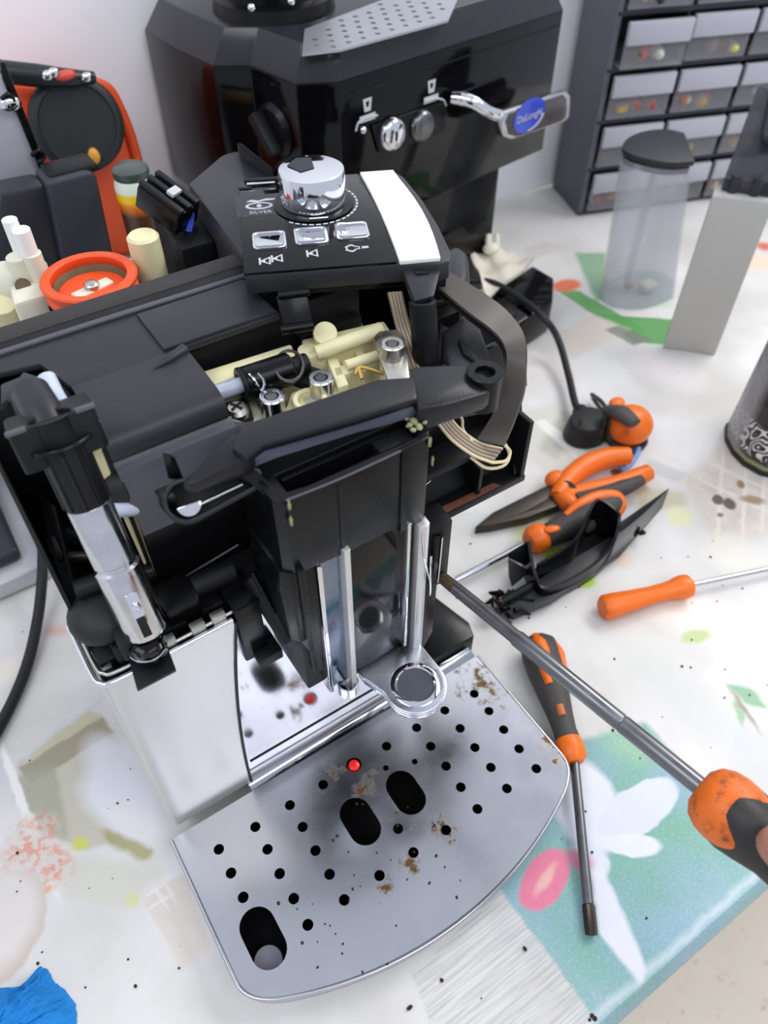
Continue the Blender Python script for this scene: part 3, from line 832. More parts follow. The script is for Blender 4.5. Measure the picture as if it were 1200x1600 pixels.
# right side bracket beside the column
prism('column_bracket', [(17.6, -1.2), (17.7, -2.2), (18.3, -2.55), (18.95, -2.45), (19.1, -1.0)], 17.6, 22.6, BLACK, cm, 0.1)
slab('column_bracket_tail', [(17.9, -1.6, 9), (19.0, -1.5, 11.0), (19.1, -1.5, 17.8), (17.9, -1.6, 17.8)], (0, 0.6, 0), BLACKS, cm, 0.06)
prism('bracket_slot', [(17.72, -2.1), (17.9, -2.5), (18.2, -2.66), (18.2, -2.2)], 18.6, 22.0, GLOSS, cm, 0.03)
tube('bracket_pin', [(18.1, -2.7, 18.2), (18.12, -2.72, 22.0)], 0.05, CHROME, cm, 6)
# screw the screwdriver turns
scr = W(668, 884, 18.2)
sdir = (W(1090, 1225, 18.0) - W(684, 896, 18.0)).normalized()
lathe('fixing_screw', [(0, -1.2), (0.16, -1.2), (0.18, -0.2), (0.38, -0.2), (0.42, 0), (0.36, 0.14), (0, 0.2)], scr, sdir, CHROME, cm, 16)
# coffee residue on the column rim
GRIT = mat('green_residue', (150, 150, 112), 0.8, noise=0.3, nscale=200, bump=0.6, bscale=500)
for k, (x, y, s) in enumerate([(648, 658, .26), (640, 664, .2), (655, 666, .22), (645, 672, .16), (636, 655, .12), (664, 660, .12)]):
    p = W(x, y, 29.45)
    blob('residue', p, (s, s * .8, s * .6), GRIT, cm, rz=k * 40, seg=8, fn=lambda c: c * random.uniform(0.7, 1.25))
for x, y, w in [(452, 790, 29), (455, 815, 27.5), (672, 690, 28.5), (676, 720, 27.5)]:
    p = V(x, y, -2.7); blob('residue', p, (.07, .06, .3), GRIT, cm, seg=8, fn=lambda c: c * random.uniform(0.6, 1.3))

# ---- cross bar over the column
BAR = mat('bar_plastic', (27, 27, 31), 0.34, spec=0.4, noise=0.12, bump=0.1, bscale=800)
def bar_at(pts, w0, w1, name, r=0.12, m=BAR):
    return prism(name, W2(pts, w1), w0, w1, m, cm, r)
bar_at([(362, 700), (378, 662), (430, 646), (590, 592), (648, 588), (652, 622), (560, 652), (412, 694), (385, 715)], 30.15, 30.6, 'cross_bar')
slab('cross_bar_facet', [W(362, 737, 29.3), W(408, 692, 30.5), W(560, 655, 30.5), (W(640, 626, 30.5)), W(655, 650, 29.4), W(560, 676, 29.2), W(440, 728, 29.2)], (0.0, 0.5, -0.25), mat('bar_facet_lit', (104, 107, 122), 0.32, noise=0.1), cm, 0.05)  # light on the front facet put into its paler, bluish colour
# tapering arm to the left loop
prism('bar_arm', W2([(283, 752), (330, 712), (362, 690), (400, 690), (395, 722), (350, 735), (303, 753)], 30.0), 29.3, [29.9, 30.1, 30.5, 30.5, 30.3, 30.1, 29.9], BAR, cm, 0.12)
# flattened open eye, its mouth turned to the front
ec = W(291, 783, 28.8); er = W(392, 748, 29.2)
e1 = (er - ec).normalized(); en = (CAM - ec); en = (en - e1 * en.dot(e1)).normalized(); e2 = en.cross(e1)
EM = Matrix.Identity(4)
for i in range(3): EM[i][0] = e1[i]; EM[i][1] = e2[i]; EM[i][2] = en[i]; EM[i][3] = ec[i]
pxs = (ec - CAM).dot(FWD) / F_PX; eL = (er - ec).length
def tear(r1, r2, L0):
    a_ = math.acos((r1 - r2) / L0)
    return [(r1 * math.cos(t), r1 * math.sin(t)) for t in [a_ + (2 * math.pi - 2 * a_) * i / 22 for i in range(23)]] + \
           [(L0 + r2 * math.cos(t), r2 * math.sin(t)) for t in [-a_ + 2 * a_ * i / 10 for i in range(11)]]
plate('bar_eye', tear(37 * pxs, 20 * pxs, eL), [tear(29 * pxs, 12 * pxs, eL * 0.97)], -1.5, 0, BAR, cm, 0.06, EM)
plate('eye_floor', tear(30 * pxs, 13 * pxs, eL * 0.97), [], -1.3, -1.0, HOLE, cm, 0, EM)
plate('eye_chrome', [(20 * pxs * math.cos(t), -6 * pxs + 20 * pxs * math.sin(t)) for t in [math.pi + i * math.pi / 14 for i in range(15)]], [], -1.0, -0.3, CHROME, cm, 0.03, EM)
tube('eye_rod', [EM @ Vector((18 * pxs, -12 * pxs, -0.4)), EM @ Vector((90 * pxs, -4 * pxs, -0.4))], 3.5 * pxs, CHROME, cm, 8)
slab('eye_fin', [W(252, 706, 31.2), W(264, 712, 31.0), W(278, 745, 29.4), W(262, 748, 29.4)], (0.25, 0.1, -0.3), BLACKS, cm, 0.05)
slab('eye_tab', [W(240, 766, 29.0), W(262, 756, 29.2), W(275, 775, 29.0), W(252, 783, 28.8)], (0, 0, -0.8), BLACKS, cm, 0.06)
# right arm with ball end
prism('bar_arm', W2([(640, 588), (755, 568), (772, 578), (774, 598), (760, 612), (700, 632), (652, 648)], 30.0), 28.9, [30.6, 30.0, 29.9, 29.9, 29.9, 30.0, 30.3], BAR, cm, 0.15)
pe = W(757, 588, 30.0); pipe('bar_pivot', (pe.x, pe.y, 28.4), (pe.x, pe.y, 30.3), 0.85, 0.45, BLACKS, cm, depth=0.7)
tube('bar_under_rod', [W(652, 664, 28.6), W(700, 645, 28.6), W(765, 612, 28.6)], 0.3, BLACKS, cm, 10)
# triangular gusset and blue block coloured as a glint left of the column head
slab('gusset', [W(372, 742, 29.4), (W(402, 735, 29.5)), W(444, 782, 29.2), W(436, 792, 28.8), W(415, 770, 28.6)], (0.05, 0.3, -0.5), BAR, cm, 0.05)
box('blue_glint', (10.0, -0.6, 27.2), (11.0, 0.4, 28.3), mat('glint_blue', (120, 142, 190), 0.3), cm, 0.06)

# ---- right bay of the housing
box('bay_floor', (18.6, -0.35, 19.7), (26.0, 2.4, 20.15), BLACK, cm, 0.06)
box('bay_back', (17.6, 2.2, 19.8), (25.9, 2.6, 28.2), BLACKS, cm, 0.08)
slab('bay_ramp', [(18.8, 0.9, 20.2), (25.6, 0.9, 20.2), (25.6, 2.2, 22.4), (18.8, 2.2, 22.4)], (0, 0.1, -0.15), BLACK, cm, 0.02)
box('bay_rib', (22.6, -0.1, 20.1), (22.85, 2.3, 22.2), BLACK, cm, 0.03)
box('bay_side', (25.6, -0.3, 20.0), (25.95, 3.2, 24.3), BLACK, cm, 0.08)
box('bay_step', (18.2, 0.6, 22.4), (25.2, 2.4, 22.9), BLACK, cm, 0.06)
gd = mat('coffee_dust', (112, 66, 50), 0.9, noise=0.5, nscale=300, bump=0.8, bscale=900, dust=((190, 160, 150), 900, 0.66))
prism('coffee_dust', [(19.2, -0.2), (24.2, -0.22), (24.0, 0.15), (19.3, 0.3)], 20.1, 20.22, gd, cm, 0)['kind'] = 'stuff'
for x, z in ((19.4, 21.4), (19.9, 21.2), (19.2, 24.2)): tube('staple_glint', [(x, 1.4, z), (x + 0.5, 1.45, z + 0.1)], 0.05, CHROME, cm, 6)
# upright grey bracket and boss tube under the control panel
prism('trapezoid_bracket', W2([(690, 515), (728, 492), (752, 512), (778, 585), (705, 600)], 28.5), 26.0, 28.5, DARK, cm, 0.25)
slab('bracket_fin', [W(716, 528, 28.9), W(722, 530, 28.9), W(748, 562, 28.7), W(744, 566, 28.7), W(724, 552, 28.7)], (0, 0, -0.5), BLACK, cm, 0.02)
box('bracket_top_bar', (22.8, 5.6, 28.3), (25.4, 6.4, 29.0), BLACK, cm, 0.1)
pt = W(660, 470, 31.0); pb = V(680, 585, 1.8)
pipe('boss_tube', (21.0, 2.9, 26.3), (pt.x, pt.y, 31.0), 0.68, 0.44, BLACK, cm, depth=2.2)
box('right_shell', (25.2, 7.6, 22), (26.4, 15.2, 29.4), DARK, cm, 0.4)
prism('rounded_knuckle', W2([(680, 395), (715, 378), (733, 392), (735, 425), (728, 452), (690, 440)], 29.5), 26.5, 29.5, DARK, cm, 0.5, seg=3)

# ---- brew unit seen through the opening
BZ = 1.4
def Wb(x, y, w): return W(x, y, w + BZ)
def W2b(pts, w): return W2(pts, w + BZ)
def bprism(name, pts, z0, z1, m, parent, r): return prism(name, pts, z0 + BZ, z1 + BZ, m, parent, r)
def cream(name, pts, w0, w1, r=0.1, m=CREAM): return bprism(name, W2b(pts, w1), w0, w1, m, cm, r)
cream('brew_body', [(300, 592), (440, 545), (600, 505), (650, 590), (520, 640), (400, 672), (352, 650)], 23.3, 25.4)
cream('brew_beam', [(308, 582), (455, 536), (462, 556), (318, 606)], 25.2, 27.2, 0.15)
cream('brew_beam', [(470, 530), (600, 500), (612, 518), (480, 560)], 25.2, 27.0, 0.15)
cream('brew_rib', [(505, 546), (520, 541), (545, 600), (528, 606)], 25.2, 26.6, 0.08)
cream('brew_rib', [(548, 535), (562, 531), (580, 575), (568, 580)], 25.2, 26.5, 0.08)
cream('brew_rib', [(520, 575), (590, 553), (594, 565), (524, 590)], 25.2, 26.6, 0.08)
cream('brew_plate', [(445, 640), (455, 612), (500, 598), (530, 605), (525, 640), (470, 655)], 25.0, 26.2, 0.12)
cream('brew_plate', [(355, 640), (400, 625), (415, 655), (385, 672)], 25.0, 25.9, 0.12, IVORY)
def wcyl(name, x, y, w, h, r, m, ri=None, tilt=(0, 0, 1)):
    p = Wb(x, y, w); a = p - Vector(tilt) * h
    return pipe(name, a, p, r, ri, m, cm, depth=h * 0.5) if ri else cyl(name, a, p, r, m, cm)
wcyl('brew_boss', 508, 520, 27.6, 2.0, 0.62, CREAM, tilt=(-0.25, -0.5, 0.83))
wcyl('brew_boss', 480, 545, 27.0, 1.4, 0.5, CREAM)
tube('brew_pipe', [Wb(495, 552, 27.0), Wb(540, 535, 27.3), Wb(595, 515, 27.3)], 0.4, CREAM, cm, 12)
tube('brew_pipe', [Wb(540, 572, 26.8), Wb(590, 556, 26.8)], 0.3, CREAM, cm, 10)
wcyl('brew_port', 484, 622, 26.6, 1.2, 0.85, CREAM, 0.6)
wcyl('port_plug', 488, 624, 26.2, 0.5, 0.5, TUBEW)
tube('brass_wire', [Wb(555, 585, 26.8), Wb(560, 574, 27.0), Wb(575, 576, 27.0), Wb(600, 584, 26.8)], 0.1, mat('brass_wire', (206, 170, 96), 0.4, metal=0.6), cm, 8)
tube('brass_wire', [Wb(560, 574, 27.0), Wb(566, 592, 26.7)], 0.12, MATS['brass_wire'], cm, 8)
# steel angle with socket screw
bprism('steel_angle', W2b([(583, 528), (592, 517), (622, 514), (634, 530), (640, 590), (606, 594)], 27.6), 27.35, 27.6, ZINC, cm, 0.06)
def socket_screw(x, y, w, r, parent=cm, m=CHROME):
    p = Wb(x, y, w)
    h = lathe('socket_screw', [(0, -1.0), (r, -1.0), (r, -0.06), (r - 0.06, 0), (r * 0.6, 0), (r * 0.55, -0.05), (r * 0.5, -0.3), (0, -0.34)], p, (0, 0, 1), m, parent, 24)
    lathe('socket', [(0, -0.3), (r * 0.48, -0.3), (r * 0.48, -0.04), (0, -0.04)], p, (0, 0, 1), DSTEEL, h, 6)
    return h
socket_screw(613, 536, 28.4, 0.58, m=ZINC)
lathe('screw_washer', [(0.3, 0), (0.75, 0), (0.75, 0.12), (0.3, 0.12)], Wb(611, 541, 27.62), (0, 0, 1), ZINC, cm, 24)
# black solenoid with tube
va, vb = Wb(380, 600, 27.2), Wb(455, 575, 27.2)
cyl('valve_body', va, vb, 0.82, BLACKS, cm, bevel=0.1)
pipe('valve_mouth', vb * 0 + va + (vb - va) * 0.03, va - (vb - va) * 0.06, 0.84, 0.5, BLACK, cm, depth=0.3)
cyl('valve_neck', vb - (vb - va) * 0.1, vb + (vb - va) * 0.35, 0.5, BLACK, cm)
tube('valve_tube', [Wb(330, 616, 27.0), Wb(352, 610, 27.0), Wb(385, 598, 27.1)], 0.4, TUBEW, cm, 12)
tube('valve_clip', [va + Vector((0.2, -0.4, 0.75)), va + Vector((0.35, -0.75, 0.45)), va + Vector((0.5, -0.9, 0.0)), va + Vector((0.75, -0.8, 0.3)), va + Vector((0.6, -0.5, 0.7))], 0.07, CHROME, cm, 6)
tube('clip_ring', [Wb(452 + 22 * math.cos(a * 0.524), 572 + 24 * math.sin(a * 0.524), 27.7) for a in range(13)], 0.08, DSTEEL, cm, 6, 3)
slab('valve_flange', [Wb(420, 545, 27.0), Wb(445, 537, 27.0), Wb(452, 560, 27.0), Wb(512, 580, 26.6), (Wb(508, 600, 26.6)), Wb(480, 600, 26.6), Wb(440, 585, 26.8)], (0, 0, -0.5), BLACK, cm, 0.06)
bprism('valve_foot', W2b([(404, 618), (440, 606), (448, 628), (415, 645)], 26.4), 25.6, 26.4, BLACK, cm, 0.08)
socket_screw(424, 618, 27.2, 0.62, m=STEEL); socket_screw(501, 589, 27.2, 0.62, m=STEEL)
bprism('cover_tab', W2b([(352, 628), (386, 620), (396, 650), (366, 660)], 26.2), 25.6, 26.2, DARK, cm, 0.08)
ps = Wb(370, 638, 26.7)
ph = lathe('cross_screw', [(0, -0.4), (0.55, -0.4), (0.58, -0.1), (0.42, 0.1), (0, 0.16)], ps, (0, 0, 1), ZINC, cm, 20)
for a in (25, 115): box('cross_slot', (-0.34, -0.06, 0.06), (0.34, 0.06, 0.18), HOLE, ph, 0, frame(ps, a))
# ---- ribbon cables
ub = [(605, 457), (613, 490), (621, 522), (637, 578)]; ua = [(628, 455), (636, 490), (645, 522), (666, 576)]
hs = [30.6, 29.6, 28.8, 28.0]
RIB = mat('ribbon_grey_beige', (168, 150, 128), 0.45, noise=0.12, nscale=200)
RIB2 = mat('ribbon_shadow_beige', (116, 100, 84), 0.5, noise=0.12, nscale=200)
RIBC = mat('wire_cream', (222, 204, 164), 0.45)
for k in range(9):
    t = (k + 0.5) / 9
    tube('ribbon_wire', [W(a[0] + (b[0] - a[0]) * t, a[1] + (b[1] - a[1]) * t, h) for a, b, h in zip(ub, ua, hs)], 0.078 if k % 2 else 0.06, RIB if k % 2 else RIB2, cm, 6, 4)
la = [(682, 660), (705, 688), (738, 712), (768, 724)]; lb = [(700, 648), (722, 672), (752, 692), (786, 700)]
hs2 = [27.0, 26.4, 25.8, 25.4]
for k in range(9):
    t = (k + 0.5) / 9
    tube('ribbon_wire', [W(a[0] + (b[0] - a[0]) * t, a[1] + (b[1] - a[1]) * t, h) for a, b, h in zip(la, lb, hs2)], 0.084 if k % 2 == 0 else 0.06, (RIB if k % 2 == 0 else RIB2) if 0 < k < 8 else RIBC, cm, 6, 4)
tube('loop_wire', [W(768, 723, 25.4), W(790, 720, 25.2), W(797, 706, 25.4), W(790, 697, 25.8), W(782, 690, 26)], 0.085, RIBC, cm, 6)
tube('loop_wire', [W(735, 714, 25.6), W(760, 731, 25.0), W(786, 728, 25.0), W(796, 712, 25.2), W(790, 694, 25.8)], 0.085, RIBC, cm, 6)
tube('loop_wire', [W(713, 640, 27), W(722, 655, 26.7), W(724, 672, 26.3), W(738, 690, 26)], 0.08, RIBC, cm, 6)
RIBD = mat('dark_ribbon', (74, 68, 62), 0.42, noise=0.12, nscale=60)
oe = [(692, 420), (759, 462), (796, 492), (819, 530), (821, 600), (805, 655), (788, 697)]
ie = [(672, 440), (730, 488), (767, 516), (787, 540), (792, 575), (777, 635), (746, 686)]
hz = [30.2, 30.0, 29.6, 29.2, 28.2, 27.0, 26.0]
strip('dark_ribbon_cable', [W(x, y, h) for (x, y), h in zip(oe, hz)], [W(x, y, h) for (x, y), h in zip(ie, hz)], 0.16, RIBD, cm)
strip('dark_ribbon_cable', [W(x + 2, y + 3, h - 0.35) for (x, y), h in zip(oe[:5], hz)], [W(x - 2, y + 8, h - 0.35) for (x, y), h in zip(ie[:5], hz)], 0.14, RUBBER, cm)
slab('rear_flap', [W(800, 600, 24), W(815, 590, 24), W(818, 735, 20.3), W(803, 742, 20.3)], (0.1, 0.4, 0), BLACK, cm, 0.04)

# ---- steam wand in the left chamber
wt = thing_parent = cm
w_top = V(138, 786, 3.0); w_bot = V(228, 985, 0.45)
ax = (w_bot - w_top)
L = ax.length
lathe('wand_sleeve', [(0, 0), (0.93, 0), (0.95, 0.05), (0.95, L * 0.42), (0.88, L * 0.43), (0.88, L * 0.455), (1.02, L * 0.47), (1.02, L - 0.2), (0.96, L), (0.84, L), (0.8, L - 0.5), (0, L - 0.5)],
      w_top, ax, WORN, cm, 36)
axn = ax.normalized()
xx = (CAM - w_bot).normalized(); sidev = axn.cross(xx).normalized(); outv = sidev.cross(axn).normalized()
if outv.dot(xx) < 0: outv = -outv
def onw(t, s, out): return w_top + axn * (L * t) + sidev * s + outv * out
sl = [onw(0.62, -0.3, 0.98), onw(0.62, 0.22, 1.0), onw(0.97, 0.26, 1.0), onw(0.97, -0.26, 1.0)]
slab('wand_slot_frame', sl, outv * 0.06, CHROME, cm, 0.02)
slab('wand_slot', [onw(0.8, -0.2, 1.04), onw(0.8, 0.2, 1.04), onw(0.955, 0.2, 1.04), onw(0.955, -0.2, 1.04)], outv * 0.03, HOLE, cm, 0)
blob('wand_slider', onw(0.72, -0.05, 1.0), (0.2, 0.2, 0.3), CHROME, cm)
# ribbed black sleeve above
s0 = w_top - axn * 2.9
lathe('wand_collar_sleeve', [(0, 0), (0.92, 0), (0.95, 0.1), (0.93, 3.1), (0.86, 3.2), (0, 3.2)], s0, ax, BLACK, cm, 32)
for a in range(0, 360, 40):
    c, s = math.cos(math.radians(a)), math.sin(math.radians(a))
    o = (sidev * c + outv * s) * 0.93
    tube('sleeve_rib', [s0 + o + axn * 0.2, s0 + o + axn * 2.8], 0.09, BLACKS, cm, 6)
lathe('wand_flange', [(0.9, 0), (1.3, 0), (1.34, 0.05), (1.34, 0.16), (0.9, 0.16)], s0 - axn * 0.1, ax, BLACKS, cm, 32)
h1 = V(62, 640, 6.0); h0 = s0 - axn * 0.2
tube('wand_elbow', [V(48, 612, 7.2), V(68, 648, 5.8), V(90, 694, 4.5), h0 + axn * 0.3], [0.78, 0.82, 0.86, 0.9], DARK, cm, 24)
# square carrier plate with tabs
CFM = Matrix.Identity(4)
for i in range(3): CFM[i][0] = sidev[i]; CFM[i][1] = outv[i]; CFM[i][2] = axn[i]; CFM[i][3] = (s0 - axn * 0.9)[i]
plate('wand_carrier', rrect(-1.7, -1.9, 1.7, 0.55, 0.3), [ring(0, 0, 0.85, 20)], -0.2, 1.6, BLACK, cm, 0.06, CFM)
for x, y, r_ in ((-1.35, 0.5, 0), (1.35, 0.5, 0)):
    box('carrier_tab', (-0.4, -0.14, -0.3), (0.4, 0.14, -0.1), MID, cm, 0.05, CFM @ frame((x, y, 0), r_))
# forked yoke around the elbow
yk = [(0, 600), (30, 588), (36, 580), (62, 588), (80, 612), (84, 628), (74, 632), (60, 600), (28, 608), (34, 640), (22, 640), (14, 622), (0, 632)]
prism('wand_yoke', W2(yk, 31.0), 29.2, 31.0, DARK, cm, 0.1)
box('chamber_back', (0.9, 9.6, 22), (5.4, 10.0, 29.3), BLACK, cm, 0.1)
slab('chamber_side', [(5.1, 3.9, 19.9), (5.0, 4.1, 29.6), (4.9, 10.6, 29.6), (5.1, 10.6, 19.9)], (-0.2, 0, 0), BLACK, cm, 0.03)
slab('cream_liner', [V(140, 665, 4.4), V(150, 672, 4.3), V(205, 785, 4.1), V(246, 905, 4.15), V(236, 906, 4.0), V(185, 790, 3.9), V(148, 735, 4.0)], (0, 0.2, -0.05), CREAM, cm, 0.03)
tube('steam_hose', [V(72, 590, 8.5), V(88, 622, 7.4), V(108, 650, 6.2), V(128, 663, 5.4), V(146, 667, 4.8)], 0.42, TUBEW, cm, 12)
tube('steam_hose', [V(152, 797, 3.2), V(180, 797, 3.4), V(218, 793, 3.9)], 0.36, TUBEW, cm, 12)
cyl('black_roller', V(160, 765, 4.4), V(190, 752, 4.4), 0.95, RUBBER, cm)
lathe('roller_ring', [(0.5, 0), (0.7, 0), (0.7, 0.12), (0.5, 0.12)], V(157, 780, 3.6), (0.5, -0.6, 0.6), CHROME, cm, 20)
# lower left fittings
pd = W(155, 962, 22.0)
blob('rubber_dome', pd + Vector((0.1, 0.4, -0.4)), (1.55, 1.7, 1.1), RUBBER, cm, rz=-20, seg=28)
cyl('side_peg', W(118, 922, 23.0), W(160, 908, 23.0), 0.5, BLACK, cm)
for (x0, y0, x1, y1, w, r) in ((95, 830, 140, 845, 23.5, 0.45), (100, 800, 150, 870, 22.5, 0.6), (108, 870, 150, 868, 23, .35), (195, 905, 240, 890, 21.5, 0.5)):
    cyl('chamber_peg', W(x0, y0, w), W(x1, y1, w), r, BLACKS, cm)
slab('chamber_strut', [W(60, 770, 25), W(85, 790, 25), W(120, 930, 22), W(108, 950, 21.5), W(80, 860, 23.5)], (0.15, 0, -0.6), BLACK, cm, 0.06)
slab('ragged_strut', [W(72, 838, 24), W(86, 836, 24), W(98, 868, 23.4), W(90, 882, 23), (W(78, 862, 23.6))], (0, 0, -0.5), BLACKS, cm, 0.05)
box('dark_tie', (1.7, 0.6, 19.9), (3.0, 3.0, 21.0), BLACK, cm, 0.12)
# black tap block hanging in front of the wand tip
vb_ = W(237, 1028, 20.4)
slab('tap_plate', [W(196, 1010, 20.2), W(256, 995, 20.2), W(275, 1046, 20.1), W(214, 1078, 20.1)], (0, 0.1, -0.35), BLACK, cm, 0.05)
lathe('tap_body', [(0, 0), (0.8, 0), (0.85, 0.1), (0.85, 0.5), (0.75, 0.55), (0.75, 0.65), (0.85, 0.7), (0.85, 1.1), (0.6, 1.3), (0, 1.3)], vb_ + Vector((0.05, 0.25, 0.1)), (0, 0.05, 1), GLOSS, cm, 28)
box('tap_block', (2.0, 0.0, 20.8), (3.1, 1.6, 22.0), BLACK, cm, 0.1)
tube('tap_band', [vb_ + Vector((0.05 + 0.88 * math.cos(a * 0.524), 0.25 + 0.88 * math.sin(a * 0.524), 0.72)) for a in range(13)], 0.05, CHROME, cm, 6, 3)

# ---- behind the rail: grinder seal, cream mechanism and motor box
og = W(138, 430, 29.0)
lathe('grinder_seal', [(2.05, -1.1), (2.5, -1.1), (2.55, -0.95), (2.35, -0.75), (2.35, -0.5), (2.62, -0.3), (2.66, -0.1), (2.58, 0.0), (2.15, 0.02), (2.08, -0.05), (2.08, -0.25), (2.15, -0.4), (2.15, -0.7), (2.05, -0.85)], og, (0, 0, 1), SEAL, cm, 48)
lathe('grinder_cup', [(0, -1.5), (2.06, -1.5), (2.06, -0.5), (1.95, -0.6), (1.8, -0.95), (0, -1.0)], og, (0, 0, 1), mat('coffee_stained', (100, 80, 52), 0.6, noise=0.4, nscale=150), cm, 36)
box('grinder_bar', (-1.2, -0.4, -1.0), (1.2, 0.4, -0.75), IVORY, cm, 0.1, frame(og, 15))
lathe('grinder_bolt', [(0, -0.8), (0.42, -0.8), (0.42, -0.55), (0.3, -0.42), (0, -0.38)], og, (0, 0, 1), ZINC, cm, 20)
lathe('grinder_base', [(0, -9), (2.6, -9), (2.6, -1.5), (0, -1.5)], og, (0, 0, 1), BLACK, cm, 32)
p0 = W(20, 350, 30.5)
def tower(x, y, w, h, r, m, r2=None):
    p = W(x, y, w); return cyl('cream_stud', p - Vector((0, 0, h)), p, r2 or r, m, cm, r2=r)
mt = W(40, 440, 28.2)
prism('cream_mount', W2([(6, 420), (70, 400), (78, 458), (20, 475)], 28.2), 20, 28.2, IVORY, cm, 0.3)
blob('cream_wing', W(15, 440, 28.0), (0.9, 1.0, 1.2), IVORY, cm)
tower(26, 400, 29.6, 2.4, 0.62, IVORY); tower(48, 395, 29.8, 2.4, 0.55, IVORY)
tower(14, 342, 31.6, 3.0, 0.42, WHITE); tower(32, 358, 31.2, 2.6, 0.5, WHITE)
cyl('rust_screw', W(36, 446, 28.3), W(36, 449, 28.0), 0.42, RUST, cm)
cyl('cream_pipe', W(0, 470, 27.5), W(10, 495, 26), 0.9, CREAM, cm)
pc = W(222, 366, 30.0); cyl('cream_post', pc - Vector((0, 0, 9)), pc, 1.0, CREAM, cm, r2=0.92, bevel=0.15)
cyl('cream_post_foot', W(205, 425, 27.5), W(210, 432, 26), 0.8, IVORY, cm)
# motor box with plug connector
prism('motor_box', W2([(236, 330), (302, 322), (335, 376), (283, 390)], 29.2), 18, 29.2, BLACK, cm, 0.15)
cb = frame(W(262, 318, 30.6), 28, 24)
box('connector_body', (-1.0, -1.5, -0.8), (1.0, 1.5, 0.7), BLACKS, cm, 0.12, cb)
for k in (-0.7, 0.0, 0.7): box('connector_rail', (k - 0.2, -1.5, 0.65), (k + 0.2, 1.5, 0.95), BLACK, cm, 0.06, cb)
box('connector_latch', (-0.35, -0.5, 0.9), (0.45, 0.0, 1.15), PRINT, cm, 0.04, cb)
BLUEW = mat('blue_wire', (52, 84, 190), 0.4); ORW = mat('peach_wire', (206, 150, 120), 0.45)
tube('motor_wire', [W(284, 314, 30.8), W(292, 322, 30.6), W(297, 342, 29.8), W(293, 362, 29.2)], 0.15, BLUEW, cm, 8)
tube('motor_wire', [W(290, 313, 30.8), W(298, 324, 30.5), W(301, 342, 29.8), W(297, 362, 29.2)], 0.12, BLUEW, cm, 8)
tube('motor_wire', [W(281, 318, 30.7), W(286, 332, 30.2), W(288, 358, 29.2)], 0.15, ORW, cm, 8)
# hopper lid box with a grey top behind the control panel
hb = W2([(292, 285), (345, 240), (372, 232), (440, 285), (440, 420), (385, 410)], 30.75)
prism('hopper_box', hb, 21, 30.75, DARK, cm, 0.35)
slab('hopper_fin', [W(370, 222, 32.0), W(378, 224, 32.0), W(425, 262, 31.6), W(418, 268, 31.2), W(372, 238, 31.0)], (0.1, 0, -0.5), DARK, cm, 0.05)

# ------------------------------------------------------------------ loose control panel on top
PZ = 32.0
pn = thing('control_panel', 'loose glossy black control panel with chrome dial, three buttons and white strip', 'control panel', (19, 11, 30.5))
PA = math.radians(-24.5)
PF = Matrix.Translation((14.5, 9.6, PZ)) @ Matrix.Rotation(PA, 4, 'Z')
def pp(x, y, w=PZ):
    p = PF.inverted() @ W(x, y, w); return p
outl = [(0, 0.15), (0.12, 0), (7.6, -0.05), (9.6, -0.35), (10.2, -0.1), (10.45, 0.6), (10.35, 3.5), (10.05, 6.5), (9.5, 9.4), (9.2, 10.0), (8.9, 10.15), (0.1, 10.0), (-0.02, 9.8)]
prism('panel_shell', outl, -1.15, -0.12, DARK, pn, 0.12, PF)
prism('panel_glass', [(0, 0.05), (7.55, 0.0), (7.45, 5), (6.9, 9.95), (0.05, 9.95)], -0.15, 0.0, GLOSS, pn, 0.03, PF)
wl, wr = [], []
for k in range(9):
    t = k / 8; y = -0.1 + 10.05 * t
    wl.append((7.66 - 0.1 * t - 0.55 * t * t, y)); wr.append((9.72 + 0.3 * math.sin(math.pi * min(1, t * 1.1)) * 0.7 - 0.75 * t * t, y))
prism('white_strip', wl + wr[::-1], -0.15, 0.1, WHITE, pn, 0.05, PF)
prism('panel_skirt', [(0.8, 0.35), (8.8, 0.3), (8.6, 1.4), (0.8, 1.5)], -1.65, -1.1, BLACKS, pn, 0.1, PF)
# dial
kc = pp(490, 318); kx, ky = kc.x, kc.y
def pl(name, prof, m, parent=pn, x=kx, y=ky, seg=48):
    return lathe(name, prof, PF @ Vector((x, y, 0)), (0, 0, 1), m, parent, seg)
pl('dial_skirt', [(0, 0), (2.15, 0), (2.2, 0.06), (2.0, 0.14), (0, 0.14)], BLACKS)
dial = pl('dial', [(0, 0.14), (1.72, 0.14), (1.78, 0.2), (1.8, 1.75), (1.74, 1.9), (1.6, 1.96), (0, 1.98)], CHROME)
prism('dial_film', [(-1.25, 0.35), (-0.6, -0.5), (0.15, -0.15), (0.1, 1.1), (-0.7, 1.2)], 1.985, 2.02, mat('navy_film', (36, 38, 50), 0.5, noise=0.3), dial, 0, PF @ Matrix.Translation((kx, ky, 0)))
for a in range(-125, 40, 9):
    c, s = math.cos(math.radians(a)), math.sin(math.radians(a))
    mx = PF @ Matrix.Translation((kx + 2.38 * c, ky + 2.38 * s, 0)) @ Matrix.Rotation(math.radians(a + 90), 4, 'Z')
    box('dial_mark', (-0.13, -0.06, 0.0), (0.13, 0.06, 0.012), PRINT, pn, 0, mx)
box('dial_pointer', (-0.5, -0.06, 0.14), (0.5, 0.06, 0.16), WHITE, pn, 0, PF @ Matrix.Translation((kx + 0.1, ky - 1.95, 0)))
